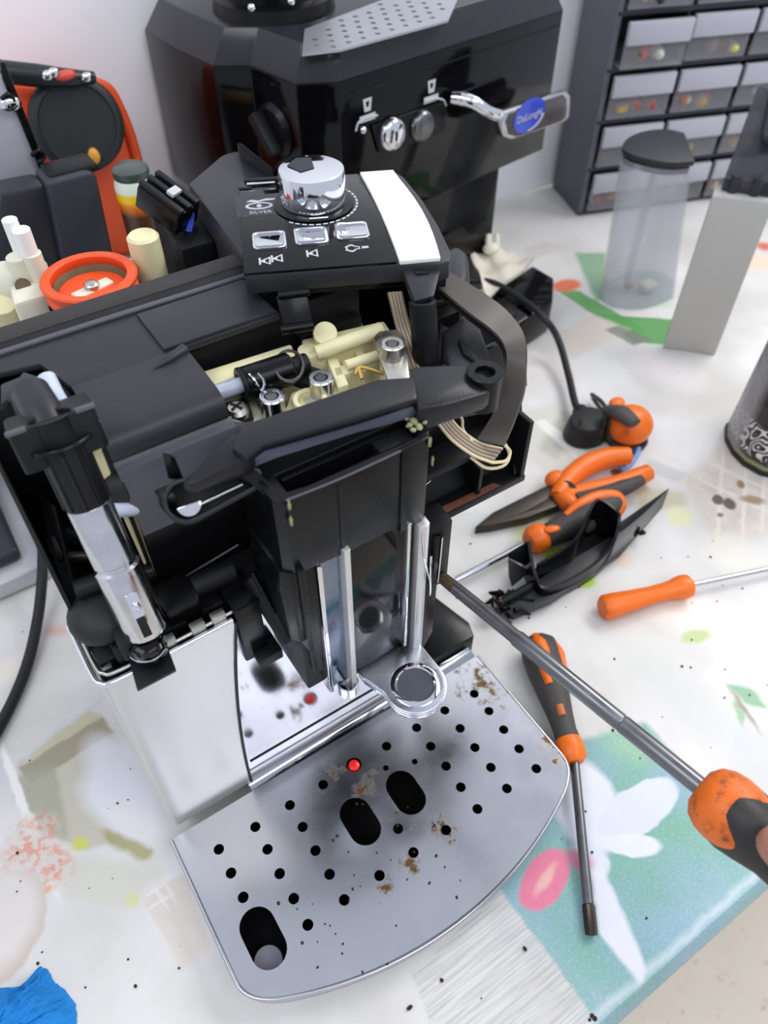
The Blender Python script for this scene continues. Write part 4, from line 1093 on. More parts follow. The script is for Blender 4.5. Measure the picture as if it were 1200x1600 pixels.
# buttons
for x, y in ((421, 377), (486, 370), (550, 362)):
    c = pp(x, y)
    fr = plate('button_frame', rrect(c.x - 0.85, c.y - 0.85, c.x + 0.85, c.y + 0.85, 0.25), [rrect(c.x - 0.74, c.y - 0.74, c.x + 0.74, c.y + 0.74, 0.2)], 0.0, 0.1, CHROME, pn, 0, PF)
    prism('button_cap', rrect(c.x - 0.74, c.y - 0.74, c.x + 0.74, c.y + 0.74, 0.2), 0.0, [0.05] * 12 + [0.2] * 12, CHROME, fr, 0.02, PF)
# printed cup and steam marks
def cupmark(x, y, k=1.0):
    c = pp(x, y); mx = PF @ Matrix.Translation((c.x, c.y, 0.005))
    o = plate('cup_mark', [(-0.3 * k, -0.32), (-0.3 * k, 0.32), (-0.2, 0.32), (-0.2, 0.05), (0.28, 0.38), (0.28, -0.38), (-0.2, -0.05), (-0.2, -0.32)], [[(0.02, -0.1), (0.02, 0.1), (0.2, 0.24), (0.2, -0.24)]], 0, 0.01, PRINT, pn, 0, mx)
for x, y in ((414, 408), (433, 404), (488, 396)): cupmark(x, y)
c = pp(550, 388); mx = PF @ Matrix.Translation((c.x, c.y, 0.005))
cl = [(0.55 * math.cos(a) * (0.75 + 0.2 * math.cos(3 * a)), 0.38 * math.sin(a) * (0.8 + 0.2 * math.cos(4 * a))) for a in [i * math.pi / 14 for i in range(28)]]
plate('steam_mark', cl, [[(x * 0.7, y * 0.65) for x, y in cl]], 0, 0.01, PRINT, pn, 0, mx)
box('steam_mark_stem', (0.4, -0.1, 0), (0.85, 0.1, 0.01), PRINT, pn, 0, mx)
# crest print at the left
c = pp(402, 322); mx = PF @ Matrix.Translation((c.x, c.y, 0.004))
box('crest_plate', (-1.15, -1.15, -0.002), (1.6, 1.35, 0.003), mat('navy_print', (24, 27, 36), 0.12), pn, 0, mx)
plate('crest_oval', ring(0.1, 0, 0.75, 28, 0.42), [ring(0.1, 0.02, 0.58, 28, 0.26)], 0.003, 0.012, PRINT, pn, 0, mx)
plate('crest_scroll', [(-0.6, 0.55), (-0.3, 0.75), (0.1, 0.62), (0.5, 0.8), (1.0, 0.75), (1.4, 0.95), (1.45, 0.8), (1.0, 0.58), (0.4, 0.55), (0.0, 0.42), (-0.4, 0.5)], [], 0.003, 0.012, PRINT, pn, 0, mx)
plate('crest_drop', ring(0.1, 0, 0.14, 12, 0.2), [], 0.003, 0.012, PRINT, pn, 0, mx)
lettering('crest_lettering', 'SILVER', 0.42, PRINT, pn, mx @ Matrix.Translation((0.15, -0.75, 0.012)))
# vent slot and chrome sliver at the back left
c = pp(405, 288); box('panel_sliver', (c.x - 0.7, c.y - 0.1, 0), (c.x + 0.9, c.y + 0.12, 0.1), CHROME, pn, 0.03, PF)
c = pp(382, 294); box('panel_slot', (c.x - 0.4, c.y - 0.12, 0), (c.x + 0.4, c.y + 0.12, 0.02), HOLE, pn, 0, PF)
box('panel_catch', (0.3, 9.9, -0.6), (2.8, 10.3, 0.05), BLACK, pn, 0.08, PF)
# legs: clip under the front, trapezoid foot at the right
cl0 = PF.inverted() @ W(460, 480, 30.5)
slab('clip_leg', [W(432, 462, 31.0), W(480, 458, 31.0), W(490, 510, 29.6), W(444, 516, 29.6)], (0, 0.12, -0.25), BLACKS, pn, 0.06)
cyl('clip_bead', W(434, 462, 31.05), W(484, 456, 31.05), 0.2, BLACKS, pn)
cyl('clip_bead', W(438, 516, 29.7), W(490, 508, 29.7), 0.25, BLACKS, pn)
slab('foot_web', [W(628, 418, 31.6), W(690, 414, 31.6), W(678, 462, 31.1), W(648, 470, 31.1)], (0, 0.1, -0.4), DARK, pn, 0.06)
slab('foot_slot', [W(648, 421, 31.62), W(672, 419, 31.62), W(670, 426, 31.56), W(650, 428, 31.56)], (0, 0, -0.02), HOLE, pn, 0)
box('foot_side', (9.3, 0.2, -2.6), (10.2, 1.6, -1.0), BLACK, pn, 0.15, PF)

# ------------------------------------------------------------------ black espresso machine by the wall
em = thing('espresso_machine', 'glossy black espresso machine with perforated cup warmer and chrome lever against the wall', 'espresso machine', (46, 47, 0))
A_, B_, C_, D_, E_, F_, G_, H_ = (27.9, 51.3), (28.9, 45.4), (31.5, 43.7), (32.7, 37.9), (35.8, 36.4), (64.1, 40.7), (64.5, 57.4), (27.5, 57.4)
plan = [A_, B_, C_, D_, E_, F_, G_, H_]
def inset(k): 
    cx, cy = 46, 47
    return [(cx + (x - cx) * (1 - k), cy + (y - cy) * (1 - k)) for x, y in plan]
prism('head_shell', plan, 15.6, 29.0, GLOSS, em, 0.12)
prism('top_bevel', plan, 29.0, 31.6, mat('smoked_black', (40, 40, 46), 0.22, noise=0.1), em, 0.05, top=inset(0.09))
prism('lower_body', [(30.5, 42), (34, 39.2), (58.6, 41.2), (58.8, 57), (30.5, 57)], 0.05, 15.8, GLOSS, em, 0.3)
plate('front_seam', [(36.5, 36.4), (63.8, 40.6), (63.8, 40.75), (36.5, 36.55)], [], 27.7, 27.85, BLACKS, em)
warm = W2([(476, 47), (472, 86), (532, 79), (700, 33), (715, 0), (600, 0)], 31.65)
hol = []
wx0, wx1 = min(p[0] for p in warm), max(p[0] for p in warm)
e_u = (Vector(F_) - Vector(E_)).normalized(); e_n = Vector((-e_u.y, e_u.x))
base = Vector(warm[2])
def inside(p):
    c = False; n = len(warm)
    for i in range(n):
        a, b = warm[i], warm[(i + 1) % n]
        if (a[1] > p[1]) != (b[1] > p[1]) and p[0] < (b[0] - a[0]) * (p[1] - a[1]) / (b[1] - a[1]) + a[0]: c = not c
    return c
for i in range(-8, 14):
    for j in range(0, 12):
        p = base + e_u * (i * 1.55 + (j % 2) * 0.77) + e_n * (0.9 + j * 1.15)
        if all(inside((p.x + dx, p.y + dy)) for dx in (-.6, .6) for dy in (-.5, .5)): hol.append(ring(p.x, p.y, 0.26, 10))
plate('cup_warmer', warm, hol, 31.55, 31.72, mat('warmer_silver', (176, 178, 184), 0.4, metal=0.7, noise=0.12, nscale=30), em)
lathe('hopper_neck', [(0, 0), (5.4, 0), (5.2, 1.2), (4.6, 1.5), (4.6, 4.5), (5.4, 5.2), (5.4, 9), (0, 9)], (36.5, 48.2, 31.4), (0, 0, 1), BLACKS, em, 40)
for x, y in ((393, 12), (455, 2)): blob('neck_rivet', W(x, y, 34.2), (.3, .3, .3), CHROME, em, seg=10)
def front(x, y, off=0.0):        # sight line meets the front face, moved out by off
    d = _ray(x, y); n = Vector((e_n.x, e_n.y, 0)); q = Vector((E_[0], E_[1], 0)) - n * off
    t = (q - CAM).dot(n) / d.dot(n); return CAM + d * t
n3 = -Vector((e_n.x, e_n.y, 0)); u3 = Vector((e_u.x, e_u.y, 0)); z3 = Vector((0, 0, 1))
FM = Matrix(((u3.x, 0, -n3.x * -1, 0), (u3.y, 0, n3.y, 0), (0, 1, 0, 0), (0, 0, 0, 1)))
def fmx(p): # local x along the face, y up, z out of the face
    m = Matrix.Identity(4)
    for i in range(3): m[i][0] = u3[i]; m[i][1] = z3[i]; m[i][2] = n3[i]; m[i][3] = p[i]
    return m
slab('button_plate', [front(578, 195, 0.05), front(690, 158, 0.05), front(695, 208, 0.05), front(590, 238, 0.05)], n3 * 0.25, BLACKS, em, 0.08)
for x, y, r in ((611, 209, 1.25), (657, 196, 1.2)):
    b = lathe('round_button', [(0, 0), (r * 1.15, 0), (r * 1.15, 0.35), (r, 0.6), (r * 0.85, 0.7), (0, 0.72)], front(x, y, 0.2), n3, CHROME if x < 640 else DSTEEL, em, 28)
    if x < 640: box('button_mark', (-0.1, -0.4, 0.72), (0.1, 0.4, 0.78), HOLE, b, 0, fmx(front(x, y, 0.2)))
for x, y in ((574, 168), (674, 139)):
    m_ = fmx(front(x, y, 0.03))
    plate('cup_print', [(-0.5, 0.75), (0.5, 0.75), (0.35, -0.3), (-0.35, -0.3)], [[(-0.22, 0.5), (0.22, 0.5), (0.12, 0.05), (-0.12, 0.05)]], 0, 0.03, PRINT, em, 0, m_)
    box('cup_print_base', (-0.9, -1.1, 0), (0.9, -0.55, 0.03), PRINT, em, 0, m_)
tube('print_arc', [front(x, y, 0.06) for x, y in ((556, 205), (560, 192), (572, 184), (590, 180))], 0.09, PRINT, em, 6)
tube('print_arc', [front(x, y, 0.06) for x, y in ((664, 158), (678, 154), (692, 156), (697, 165))], 0.09, PRINT, em, 6)
blob('indicator', front(567, 203, 0.1), (.35, .35, .35), CHROME, em, seg=10); 
# chrome lever and badge handle
tube('lever', [front(706, 153, 0.4), front(722, 155, 1.2), front(740, 160, 2.2), front(762, 174, 3.0), front(778, 180, 3.2)], [0.55, 0.65, 0.6, 0.55, 0.6], CHROME, em, 14)
hp = [front(x, y, 3.0) for x, y in ((770, 188), (776, 172), (874, 138), (881, 146), (880, 178), (872, 186), (790, 214), (776, 210))]
slab('handle', hp, n3 * 0.9, STEEL, em, 0.18)
hc = sum((Vector(p) for p in hp), Vector()) / len(hp)
slab('handle_inlay', [hc + (Vector(p) - hc) * 0.86 + n3 * 0.9 for p in hp], n3 * 0.06, mat('smoked_inlay', (74, 68, 70), 0.25), em, 0.02)
bd = front(827, 180, 3.98)
plate('badge', ring(0, 0, 2.3, 32, 1.55), [], 0, 0.06, mat('badge_blue', (34, 62, 190), 0.25, coat=0.4), em, 0, fmx(bd) @ Matrix.Rotation(0.02, 4, 'Z'))
lettering('badge_lettering', 'DeLonghi', 0.95, PRINT, em, fmx(bd) @ Matrix.Translation((0, -0.05, 0.09)))
plate('badge_arc', ring(0, 0, 2.25, 32, 1.5)[-8:] + ring(0, 0, 1.95, 32, 1.35)[-8:][::-1], [], 0.06, 0.1, PRINT, em, 0, fmx(bd))
# steam knob on the chamfer
kd = Vector((D_[0] - C_[0], D_[1] - C_[1], 0)); kn = Vector((kd.y, -kd.x, 0)).normalized()
if kn.dot(CAM - Vector((32, 40, 20))) < 0: kn = -kn
kp = V(428, 205, 41.0)
lathe('steam_knob', [(0, -1.0), (2.2, -1.0), (2.3, 0), (1.9, 0.4), (0, 0.5)], kp, kn, BLACKS, em, 28)
box('knob_wing', (-0.55, -1.9, -0.2), (0.55, 1.9, 1.1), BLACK, em, 0.3, Matrix.Translation(kp + kn * 0.5) @ kn.to_track_quat('Z', 'Y').to_matrix().to_4x4() @ Matrix.Rotation(0.7, 4, 'Z'))
tube('knob_dial_arc', [V(x, y, 40.2) for x, y in ((425, 132), (448, 140), (462, 165), (466, 195))], 0.12, BLACKS, em, 6)

# ------------------------------------------------------------------ small-parts drawer cabinet
ca = math.radians(-19)
CO = Vector((81.1, 48.4, 0)); cu_ = Vector((math.cos(ca), math.sin(ca), 0)); cn_ = Vector((-math.sin(ca), math.cos(ca), 0))
CMX = Matrix.Translation(CO) @ Matrix.Rotation(ca, 4, 'Z')
dc = thing('drawer_cabinet', 'dark small-parts cabinet with rows of clear drawers in the far corner', 'cabinet', CO)
CB = mat('cabinet_plastic', (54, 54, 62), 0.5, noise=0.1)
CBS = mat('cabinet_side', (92, 92, 100), 0.45, noise=0.08)
NC, NR, PW_, PH_ = 4, 6, 9.0, 6.05
box('side_panel', (-0.6, 0, 0), (0.2, 9.0, NR * PH_ + 0.8), CBS, dc, 0.1, CMX)
box('side_panel', (NC * PW_ + 0.2, 0, 0), (NC * PW_ + 1, 9.0, NR * PH_ + 0.8), CBS, dc, 0.1, CMX)
box('back_panel', (-0.5, 8.6, 0), (NC * PW_ + 0.9, 9.0, NR * PH_ + 0.6), CB, dc, 0.05, CMX)
for k in range(NR + 1): box('shelf', (-0.5, 0.0, k * PH_ - 0.05 if k else 0.02), (NC * PW_ + 0.8, 8.8, k * PH_ + 0.55), CB, dc, 0.08, CMX)
for k in range(1, NC): box('divider', (k * PW_ + 0.0, 0.3, 0.3), (k * PW_ + 0.3, 8.8, NR * PH_ + 0.3), CB, dc, 0.05, CMX)
CLR = mat('clear_drawer', (170, 168, 174), 0.25, alpha=0.26)
LBL = mat('drawer_lip', (176, 174, 184), 0.35, noise=0.05)
cols_ = [(190, 150, 60), (196, 60, 44), (206, 206, 196), (88, 84, 40), (150, 110, 70), (214, 204, 120), (40, 44, 50), (170, 90, 60)]
random.seed(11)
for r in range(NR):
    for c in range(NC):
        x0 = c * PW_ + 0.45; z0 = r * PH_ + 0.7; out = -1.4 if (r, c) == (3, 0) else -0.5
        d = box('drawer', (x0, out, z0), (x0 + PW_ - 0.7, out + 0.2, z0 + PH_ - 0.9), CLR, dc, 0.08, CMX)
        box('drawer_lip', (x0, out - 0.55, z0 + 2.7), (x0 + PW_ - 0.7, out + 0.1, z0 + PH_ - 0.9), LBL, d, 0.12, CMX)
        box('drawer_tray', (x0 + 0.1, out + 0.25, z0), (x0 + PW_ - 0.8, 8.0, z0 + 0.2), CLR, d, 0.05, CMX)
        for q in range(4):
            p = CMX @ Vector((x0 + random.uniform(1, PW_ - 1.8), out + random.uniform(0.9, 1.8), z0 + random.uniform(0.7, 1.6)))
            blob('spare_part', p, (random.uniform(.8, 1.9), .8, random.uniform(.5, 1.0)), mat('spare_%d' % ((r * 3 + c + q) % 8), cols_[(r * 3 + c + q) % 8], 0.5), d, rz=random.uniform(0, 90), seg=8)

# ------------------------------------------------------------------ clear water tank
wtk = thing('water_tank', 'clear plastic water tank with flat black lid standing by the drawer cabinet', 'water tank', (73, 31, 0))
TANKM = mat('clear_tank', (214, 217, 224), 0.15, alpha=0.30)
fp = [(p.x, p.y) for p in spline([W(x, y, 17.4) for x, y in ((1068, 209), (1040, 203), (1008, 206), (984, 215), (973, 228), (980, 238), (1005, 247), (1045, 254), (1084, 252))], 3)]
tcx, tcy = sum(p[0] for p in fp) / len(fp), sum(p[1] for p in fp) / len(fp)
fpi = [(tcx + (x - tcx) * 0.95, tcy + (y - tcy) * 0.95) for x, y in fp]
fb = [(p.x, p.y) for p in spline([W(x, y, 0) for x, y in ((1056, 440), (1028, 428), (990, 428), (957, 440), (938, 458), (941, 472), (964, 482), (1006, 484), (1052, 467))], 3)]
bcx, bcy = sum(p[0] for p in fb) / len(fb), sum(p[1] for p in fb) / len(fb)
fbi = [(bcx + (x - bcx) * 0.95, bcy + (y - bcy) * 0.95) for x, y in fb]
nf = len(fp); tv, tf = [], []
for R_, z in ((fb, 0.05), (fp, 16.6), (fpi, 16.6), (fbi, 0.05)):
    tv += [(x, y, z) for x, y in R_]
for k in range(4):
    for i in range(nf):
        j = (i + 1) % nf; q = ((k + 1) % 4) * nf
        tf.append((k * nf + i, k * nf + j, q + j, q + i))
mesh('tank_wall', tv, tf, TANKM, wtk, 40)
prism('tank_floor', fbi, 0.05, 0.4, TANKM, wtk, 0)
slab('tank_inner_rib', [(tcx + 0.8, tcy - 1.5, 0.5), (tcx + 2, tcy + 0.5, 0.5), (tcx + 1.8, tcy + 0.5, 16), (tcx + 0.6, tcy - 1.5, 16)], (0.1, 0.1, 0), TANKM, wtk, 0)
fl = [(tcx + (x - tcx) * 1.03, tcy + (y - tcy) * 1.03) for x, y in fp]
LID = mat('tank_lid', (46, 46, 52), 0.45)
prism('tank_lid', fl, 16.9, 17.5, LID, wtk, 0.15)
prism('lid_skirt', fpi, 16.0, 16.95, LID, wtk, 0.05)
box('tank_valve', (bcx + 0.4, bcy - 1.8, 0.4), (bcx + 2.4, bcy - 0.3, 1.3), IVORY, wtk, 0.2)
blob('red_valve_cap', (bcx - 0.6, bcy + 0.2, 0.9), (.7, .5, .4), mat('dull_red', (150, 90, 84), 0.5), wtk, seg=12)

# ------------------------------------------------------------------ tall pale grey cover standing on edge, dark hopper part on top
cv = thing('grey_cover', 'tall matte silver-grey plastic cover standing upright beside the water tank', 'cover', (70, 19, 0))
GC = mat('silver_grey_plastic', (186, 184, 178), 0.5, noise=0.04)
slab('front_panel', [(67.4, 20.4, 0.05), (71.2, 16.3, 0.05), (71.2, 16.3, 17.6), (67.4, 20.4, 17.6)], (0.35, 0.35, 0), GC, cv, 0.1)
slab('side_panel', [(71.1, 16.5, 0.05), (72.9, 17.8, 0.05), (72.9, 17.8, 17.6), (71.1, 16.5, 17.6)], (-0.2, 0.2, 0), mat('cover_inside', (150, 148, 144), 0.5), cv, 0.05)
prism('top_edge', [(67.5, 20.5), (71.2, 16.5), (73.0, 17.9), (69.4, 21.8)], 17.3, 17.7, GC, cv, 0.08)
hp_ = thing('hopper_part', 'smoky translucent hopper piece lying on top of the grey cover', 'hopper part', (71, 19, 17.7))
SMK = mat('smoked_clear', (58, 58, 66), 0.15, alpha=0.8)
prism('hopper_shell', [(68.6, 20.6), (71.4, 16.9), (78, 19.5), (76, 25)], 17.75, [19.0, 19.2, 24.5, 24.5], SMK, hp_, 0.2)
prism('hopper_hood', [(71.5, 20.0), (74.0, 17.5), (79, 20), (77, 24.5)], 21.6, [22.6, 22.6, 26.5, 26.5], mat('smoked_dark', (44, 44, 50), 0.35), hp_, 0.4)
for x, y in ((69.4, 19.9), (70.6, 18.3)): cyl('hopper_stud', (x, y, 17.75), (x, y, 19.4), 0.5, SMK, hp_)
for k in (0.3, 0.6): tube('hopper_rib', [(70.2 + k * 3, 17.6 + k, 18.9), (73.6 + k * 3, 20 + k, 22.6)], 0.14, LBL, hp_, 6)

# ------------------------------------------------------------------ black coffee bag with white scroll print
bag = thing('printed_bag', 'black bag with white scroll print and olive foot at the right edge', 'bag', (64, 3.5, 0))
T2 = Paint('bag_print', ((20, 20, 22), (34, 34, 36)), 0.28)
wn = T2.nt.nodes.new('ShaderNodeTexNoise'); wn.inputs['Scale'].default_value = 0.5; wn.inputs['Detail'].default_value = 1.0
T2.nt.links.new(T2.raw, wn.inputs['Vector'])
wv = T2.nt.nodes.new('ShaderNodeMath'); wv.operation = 'PINGPONG'; wv.inputs[1].default_value = 0.045
T2.nt.links.new(wn.outputs['Fac'], wv.inputs[0])
sep = T2.nt.nodes.new('ShaderNodeSeparateXYZ'); T2.nt.links.new(T2.raw, sep.inputs[0])
def band(a, b):
    return T2.mul(T2.rng(sep.outputs[2], a, a + 0.3), T2.rng(sep.outputs[2], b, b - 0.3))
T2.over(T2.mul(T2.rng(wv.outputs[0], 0.024, 0.030), band(1.4, 5.0)), (222, 222, 220))
T2.over(T2.mul(T2.rng(wv.outputs[0], 0.030, 0.036), band(9.6, 14)), (190, 190, 190), 0.8)
T2.over(band(0.5, 1.3), (150, 158, 110), 0.9)
T2.over(T2.poly([(58, 4.2), (60.9, 4.2), (62.5, 8), (58, 9)], 0.5), (150, 150, 152), 0.75)
BAGM = T2.done(0.3)
bf = [(60.9, 6.2), (60.0, 4.6), (59.6, 3.0), (59.9, 1.2), (60.9, -0.2), (64, -1.8), (68, -1.0), (69.5, 3), (66, 7.5), (62.6, 7.6)]
prism('bag_body', bf, 0.3, 19.0, BAGM, bag, 0.4, top=[(64 + (x - 64) * 0.95, 3 + (y - 3) * 0.9) for x, y in bf])
prism('bag_foot', [(64 + (x - 64) * 1.02, 3 + (y - 3) * 1.02) for x, y in bf], 0.03, 0.6, RUBBER, bag, 0.15)
slab('bag_seal', [(60.8, 5.6, 18.8), (66.5, 0, 18.8), (66.5, 0, 22), (60.8, 5.6, 22)], (0.15, 0.15, 0), RUBBER, bag, 0.03)

# ------------------------------------------------------------------ black adapter box, cream rag, plug and cable
box_ = thing('adapter_box', 'low black plastic box behind the machine with a cream rag on it', 'box', (59, 33, 0))
prism('box_body', W2([(735, 480), (832, 414), (866, 434), (864, 470), (800, 512)], 4.2), 0.05, 4.2, GLOSS, box_, 0.3)
slab('box_recess', [W(766, 480, 4.25), W(790, 462, 4.25), W(815, 474, 4.25), W(790, 492, 4.25)], (0, 0, 0.06), BLACK, box_, 0.02)
RAG = mat('cream_rag', (214, 206, 190), 0.9, noise=0.12, nscale=40, bump=0.5, bscale=300)
def rag(name, pts, w, amp, m, n=16, thick=0.3):
    a, b, c, d = [W(x, y, w) for x, y in pts]; vs, fs = [], []
    for s in (0, 1):
        for i in range(n + 1):
            for j in range(n + 1):
                u, v = i / n, j / n
                p = (a * (1 - u) + b * u) * (1 - v) + (d * (1 - u) + c * u) * v
                h = amp * (math.sin(u * 9 + v * 4) * 0.5 + math.sin(v * 13 - u * 5) * 0.35 + random.uniform(-.1, .1)) + amp
                e = 0.25 * math.sin(u * 17 + v * 3)
                vs.append((p.x + e, p.y + e * 0.6, p.z + h - s * thick))
    N = (n + 1) ** 2
    for s in (0, 1):
        for i in range(n):
            for j in range(n):
                q = s * N + i * (n + 1) + j; f = (q, q + 1, q + n + 2, q + n + 1); fs.append(f if s == 0 else f[::-1])
    for k in range(n):
        for q, r_ in ((k, k + 1), (n * (n + 1) + k, n * (n + 1) + k + 1), (k * (n + 1), (k + 1) * (n + 1)), (k * (n + 1) + n, (k + 1) * (n + 1) + n)):
            fs.append((q, r_, N + r_, N + q))
    return mesh(name, vs, fs, m, None, 60)
tag(rag('rag', [(728, 398), (768, 386), (832, 414), (760, 470)], 4.6, 0.6, RAG), 'crumpled cream rag lying on the black box behind the machine', 'rag')
rg2 = thing('cream_fitting', 'small cream plastic fitting with two prongs lying on the rag', 'fitting', W(770, 395, 5.2))
blob('fitting_body', W(768, 388, 5.9), (1.1, .9, .7), IVORY, rg2)
for x in (763, 776): cyl('fitting_prong', W(x, 384, 6.2), W(x, 366, 7.2), 0.35, IVORY, rg2)
tag(tube('mains_cable', [W(728, 438, 4.8), W(770, 442, 4.9), W(815, 468, 4.8), W(850, 497, 4.5), W(872, 530, 2.5), W(888, 585, 1.4), W(898, 628, 1.3), W(908, 648, 1.3)], 0.38, RUBBER), 'black mains cable running over the box to the plug', 'cable')
pg = thing('mains_plug', 'black round-backed mains plug with brass pins lying on the oilcloth', 'plug', (50.5, 14, 0))
pc_ = W(918, 668, 1.0)
body = [(pc_.x + 2.45 * math.cos(a) * (1.05 if math.cos(a) < 0 else 0.95), pc_.y + 2.1 * math.sin(a)) for a in [i * math.pi / 10 for i in range(20)]]
prism('plug_body', body, 0.03, 2.3, RUBBER, pg, 0.3, top=[(pc_.x + (x - pc_.x) * 0.82, pc_.y + (y - pc_.y) * 0.82) for x, y in body])
cyl('plug_neck', W(905, 640, 1.3), W(916, 660, 1.3), 0.75, RUBBER, pg, r2=1.0)
BRASS = mat('tarnished_pin', (150, 136, 108), 0.4, metal=1.0)
for x, y, x2, y2 in ((944, 648, 943, 670), (938, 684, 944, 660), (906, 658, 912, 664)):
    a, b = W(x, y, 2.4), W(x2, y2, 2.9); slab('plug_pin', [a, b, b + Vector((.35, .2, 0)), a + Vector((.35, .2, 0))], (0, 0, 0.3), BRASS, pg, 0.03)
sp = thing('wire_clip', 'open steel spring clip lying between plug and orange knob', 'clip', W(935, 630, 0))
tube('clip_wire', [W(924, 616, 1.2), W(938, 626, 1.4), W(948, 640, 1.6), W(940, 640, 1.2), (W(926, 622, 0.6))], 0.22, DSTEEL, sp, 8)
tube('clip_wire', [W(948, 636, 1.6), W(962, 634, 1.8), W(968, 648, 1.4)], 0.2, DSTEEL, sp, 8)
# orange knob tool
kb = thing('orange_knob_tool', 'round orange and black hand tool lying beside the mains plug', 'tool', W(985, 670, 0))
oc = W(985, 664, 2.0)
blob('knob_ball', oc, (2.2, 2.1, 1.95), ORANGE, kb, seg=28)
tube('knob_band', [W(950, 640, 3.2), W(970, 645, 4.0), W(992, 662, 4.1)], [0.8, 1.0, 0.7], GRIP, kb, 12, sy=0.6)
prism('knob_block', W2([(948, 632), (966, 628), (978, 650), (966, 668), (950, 660)], 2.6), 0.03, 2.6, GRIP, kb, 0.3)
blob('knob_cap', W(964, 630, 2.6), (.9, .7, .5), ORANGE, kb)
lathe('knob_slot', [(0, 0), (0.3, 0), (0.3, 0.1), (0, 0.1)], W(979, 676, 3.0), CAM - oc, mat('dark_orange', (170, 60, 16), 0.5), kb, 12)
lathe('knob_foot', [(0, 0.03), (2.0, 0.03), (2.1, 0.4), (1.8, 0.7), (0, 0.7)], (oc.x, oc.y, 0), (0, 0, 1), RUBBER, kb, 28)
bw = thing('blue_wire', 'short light blue wire with ring terminal beside the pliers handle', 'wire', W(985, 715, 0))
tube('wire_lead', [W(998, 700, 0.5), W(994, 712, 0.3), W(984, 726, 0.25), W(970, 735, 0.2)], 0.26, mat('light_blue_wire', (130, 164, 220), 0.4), bw, 8)
lathe('ring_terminal', [(0.22, 0), (0.45, 0), (0.45, 0.12), (0.22, 0.12)], W(962, 739, 0.05), (0, 0, 1), ZINC, bw, 16)

# ------------------------------------------------------------------ things left of and behind the machine
DG = mat('dark_case', (50, 50, 58), 0.4, noise=0.1)
sc_ = thing('bench_scale', 'silver bench scale with dark grey pad at the left edge', 'scale', (-8, 35, 0))
box('scale_base', (-22, 25.9, 0.05), (0.2, 47, 2.0), mat('silver_paint', (196, 196, 200), 0.35, metal=0.4), sc_, 0.5, seg=3)
box('scale_pad', (-22, 27.4, 1.95), (-1.4, 46, 3.3), DG, sc_, 0.5, seg=3)
tag(tube('power_cord', [W(70, 800, 3.5), W(67, 850, 3.0), W(66, 900, 2.4), W(60, 960, 1.2), W(45, 1030, 0.6), W(20, 1095, 0.5), W(-20, 1170, 0.5)], 0.42, RUBBER, None, 14), 'black power cord hanging over the silver scale onto the oilcloth', 'cord')
# blue microfibre cloth
BLUE = mat('blue_microfibre', (34, 136, 214), 0.95, noise=0.35, nscale=120, bump=1.0, bscale=700)
vs, fs = [], []; n = 40
oc_ = [W(x, y, 0) for x, y in ((-90, 1560), (0, 1545), (50, 1540), (62, 1512), (74, 1516), (88, 1535), (108, 1555), (120, 1575), (120, 1605), (112, 1660), (0, 1720), (-90, 1700))]
cc = W(-30, 1660, 0)
rimc = spline(oc_ + [oc_[0]], 6)[:-1]
R = 12
random.seed(3)
for k in range(R + 1):
    t = 1 - k / R
    for i, p in enumerate(rimc):
        q = cc + (p - cc) * t; h = (1.0 - t ** 3) * 1.3 + 0.28 * math.sin(q.x * 2.1) * math.cos(q.y * 1.9) * (1 - t ** 4) + random.uniform(-.13, .13) * (1 if k else 0)
        vs.append((q.x + random.uniform(-.07, .07), q.y + random.uniform(-.07, .07), max(0.03, h + 0.05)))
m_ = len(rimc)
for k in range(R):
    for i in range(m_):
        j = (i + 1) % m_; fs.append((k * m_ + i, k * m_ + j, (k + 1) * m_ + j, (k + 1) * m_ + i))
fs.append(tuple(range(m_))[::-1])
tag(mesh('microfibre_cloth', vs, fs, BLUE, None, 80), 'fuzzy bright blue microfibre cloth crumpled in the near left corner', 'cloth')
# orange machine with black drum, against the wall
ob = thing('orange_drum_tool', 'orange workshop tool with big black round drum leaning by the wall', 'tool', (17, 52, 0))
OB = mat('orange_body', (238, 88, 40), 0.35, noise=0.06)
body = [V(x, y, 50.5) for x, y in ((-30, 150), (20, 132), (90, 136), (140, 124), (165, 135), (182, 160), (205, 215), (228, 300), (240, 400), (-20, 420))]
slab('orange_body', body, (0, 4.0, 0), OB, ob, 0.8, seg=3)
tube('orange_rim', [V(x, y, 50.3) for x, y in ((140, 126), (168, 138), (185, 165), (206, 218), (226, 296), (236, 360))], 0.45, OB, ob, 10)
dcn = V(118, 192, 50.0)
lathe('black_drum', [(0, 0), (3.7, 0), (3.8, -0.3), (3.8, -1.3), (3.5, -1.6), (3.15, -1.65), (3.05, -1.5), (0, -1.45)], dcn, (0.1, 1, -0.25), mat('drum_black', (34, 38, 40), 0.45, noise=0.1), ob, 48)
tube('top_bar', [V(0, 112, 49), V(60, 118, 49), V(110, 122, 49), V(148, 120, 49)], [0.85, 0.85, 0.7, 0.4], mat('bar_black', (26, 34, 36), 0.25), ob, 14)
for x, y in ((75, 118), (84, 114), (136, 121)): blob('bar_stud', V(x, y, 47.9), (.5, .3, .4), CHROME, ob, seg=10)
blob('bar_red_stud', V(102, 118, 48), (.9, .4, .4), mat('stud_red', (210, 80, 70), 0.4), ob, seg=10)
blob('yellow_nub', V(147, 244, 47), (.5, .5, .7), mat('nub_yellow', (222, 160, 60), 0.4), ob, seg=10)
prism('drum_foot', [(10, 46), (24, 46), (25, 54), (10, 54)], 0.05, 9.0, mat('foot_black', (26, 26, 30), 0.4), ob, 0.5)
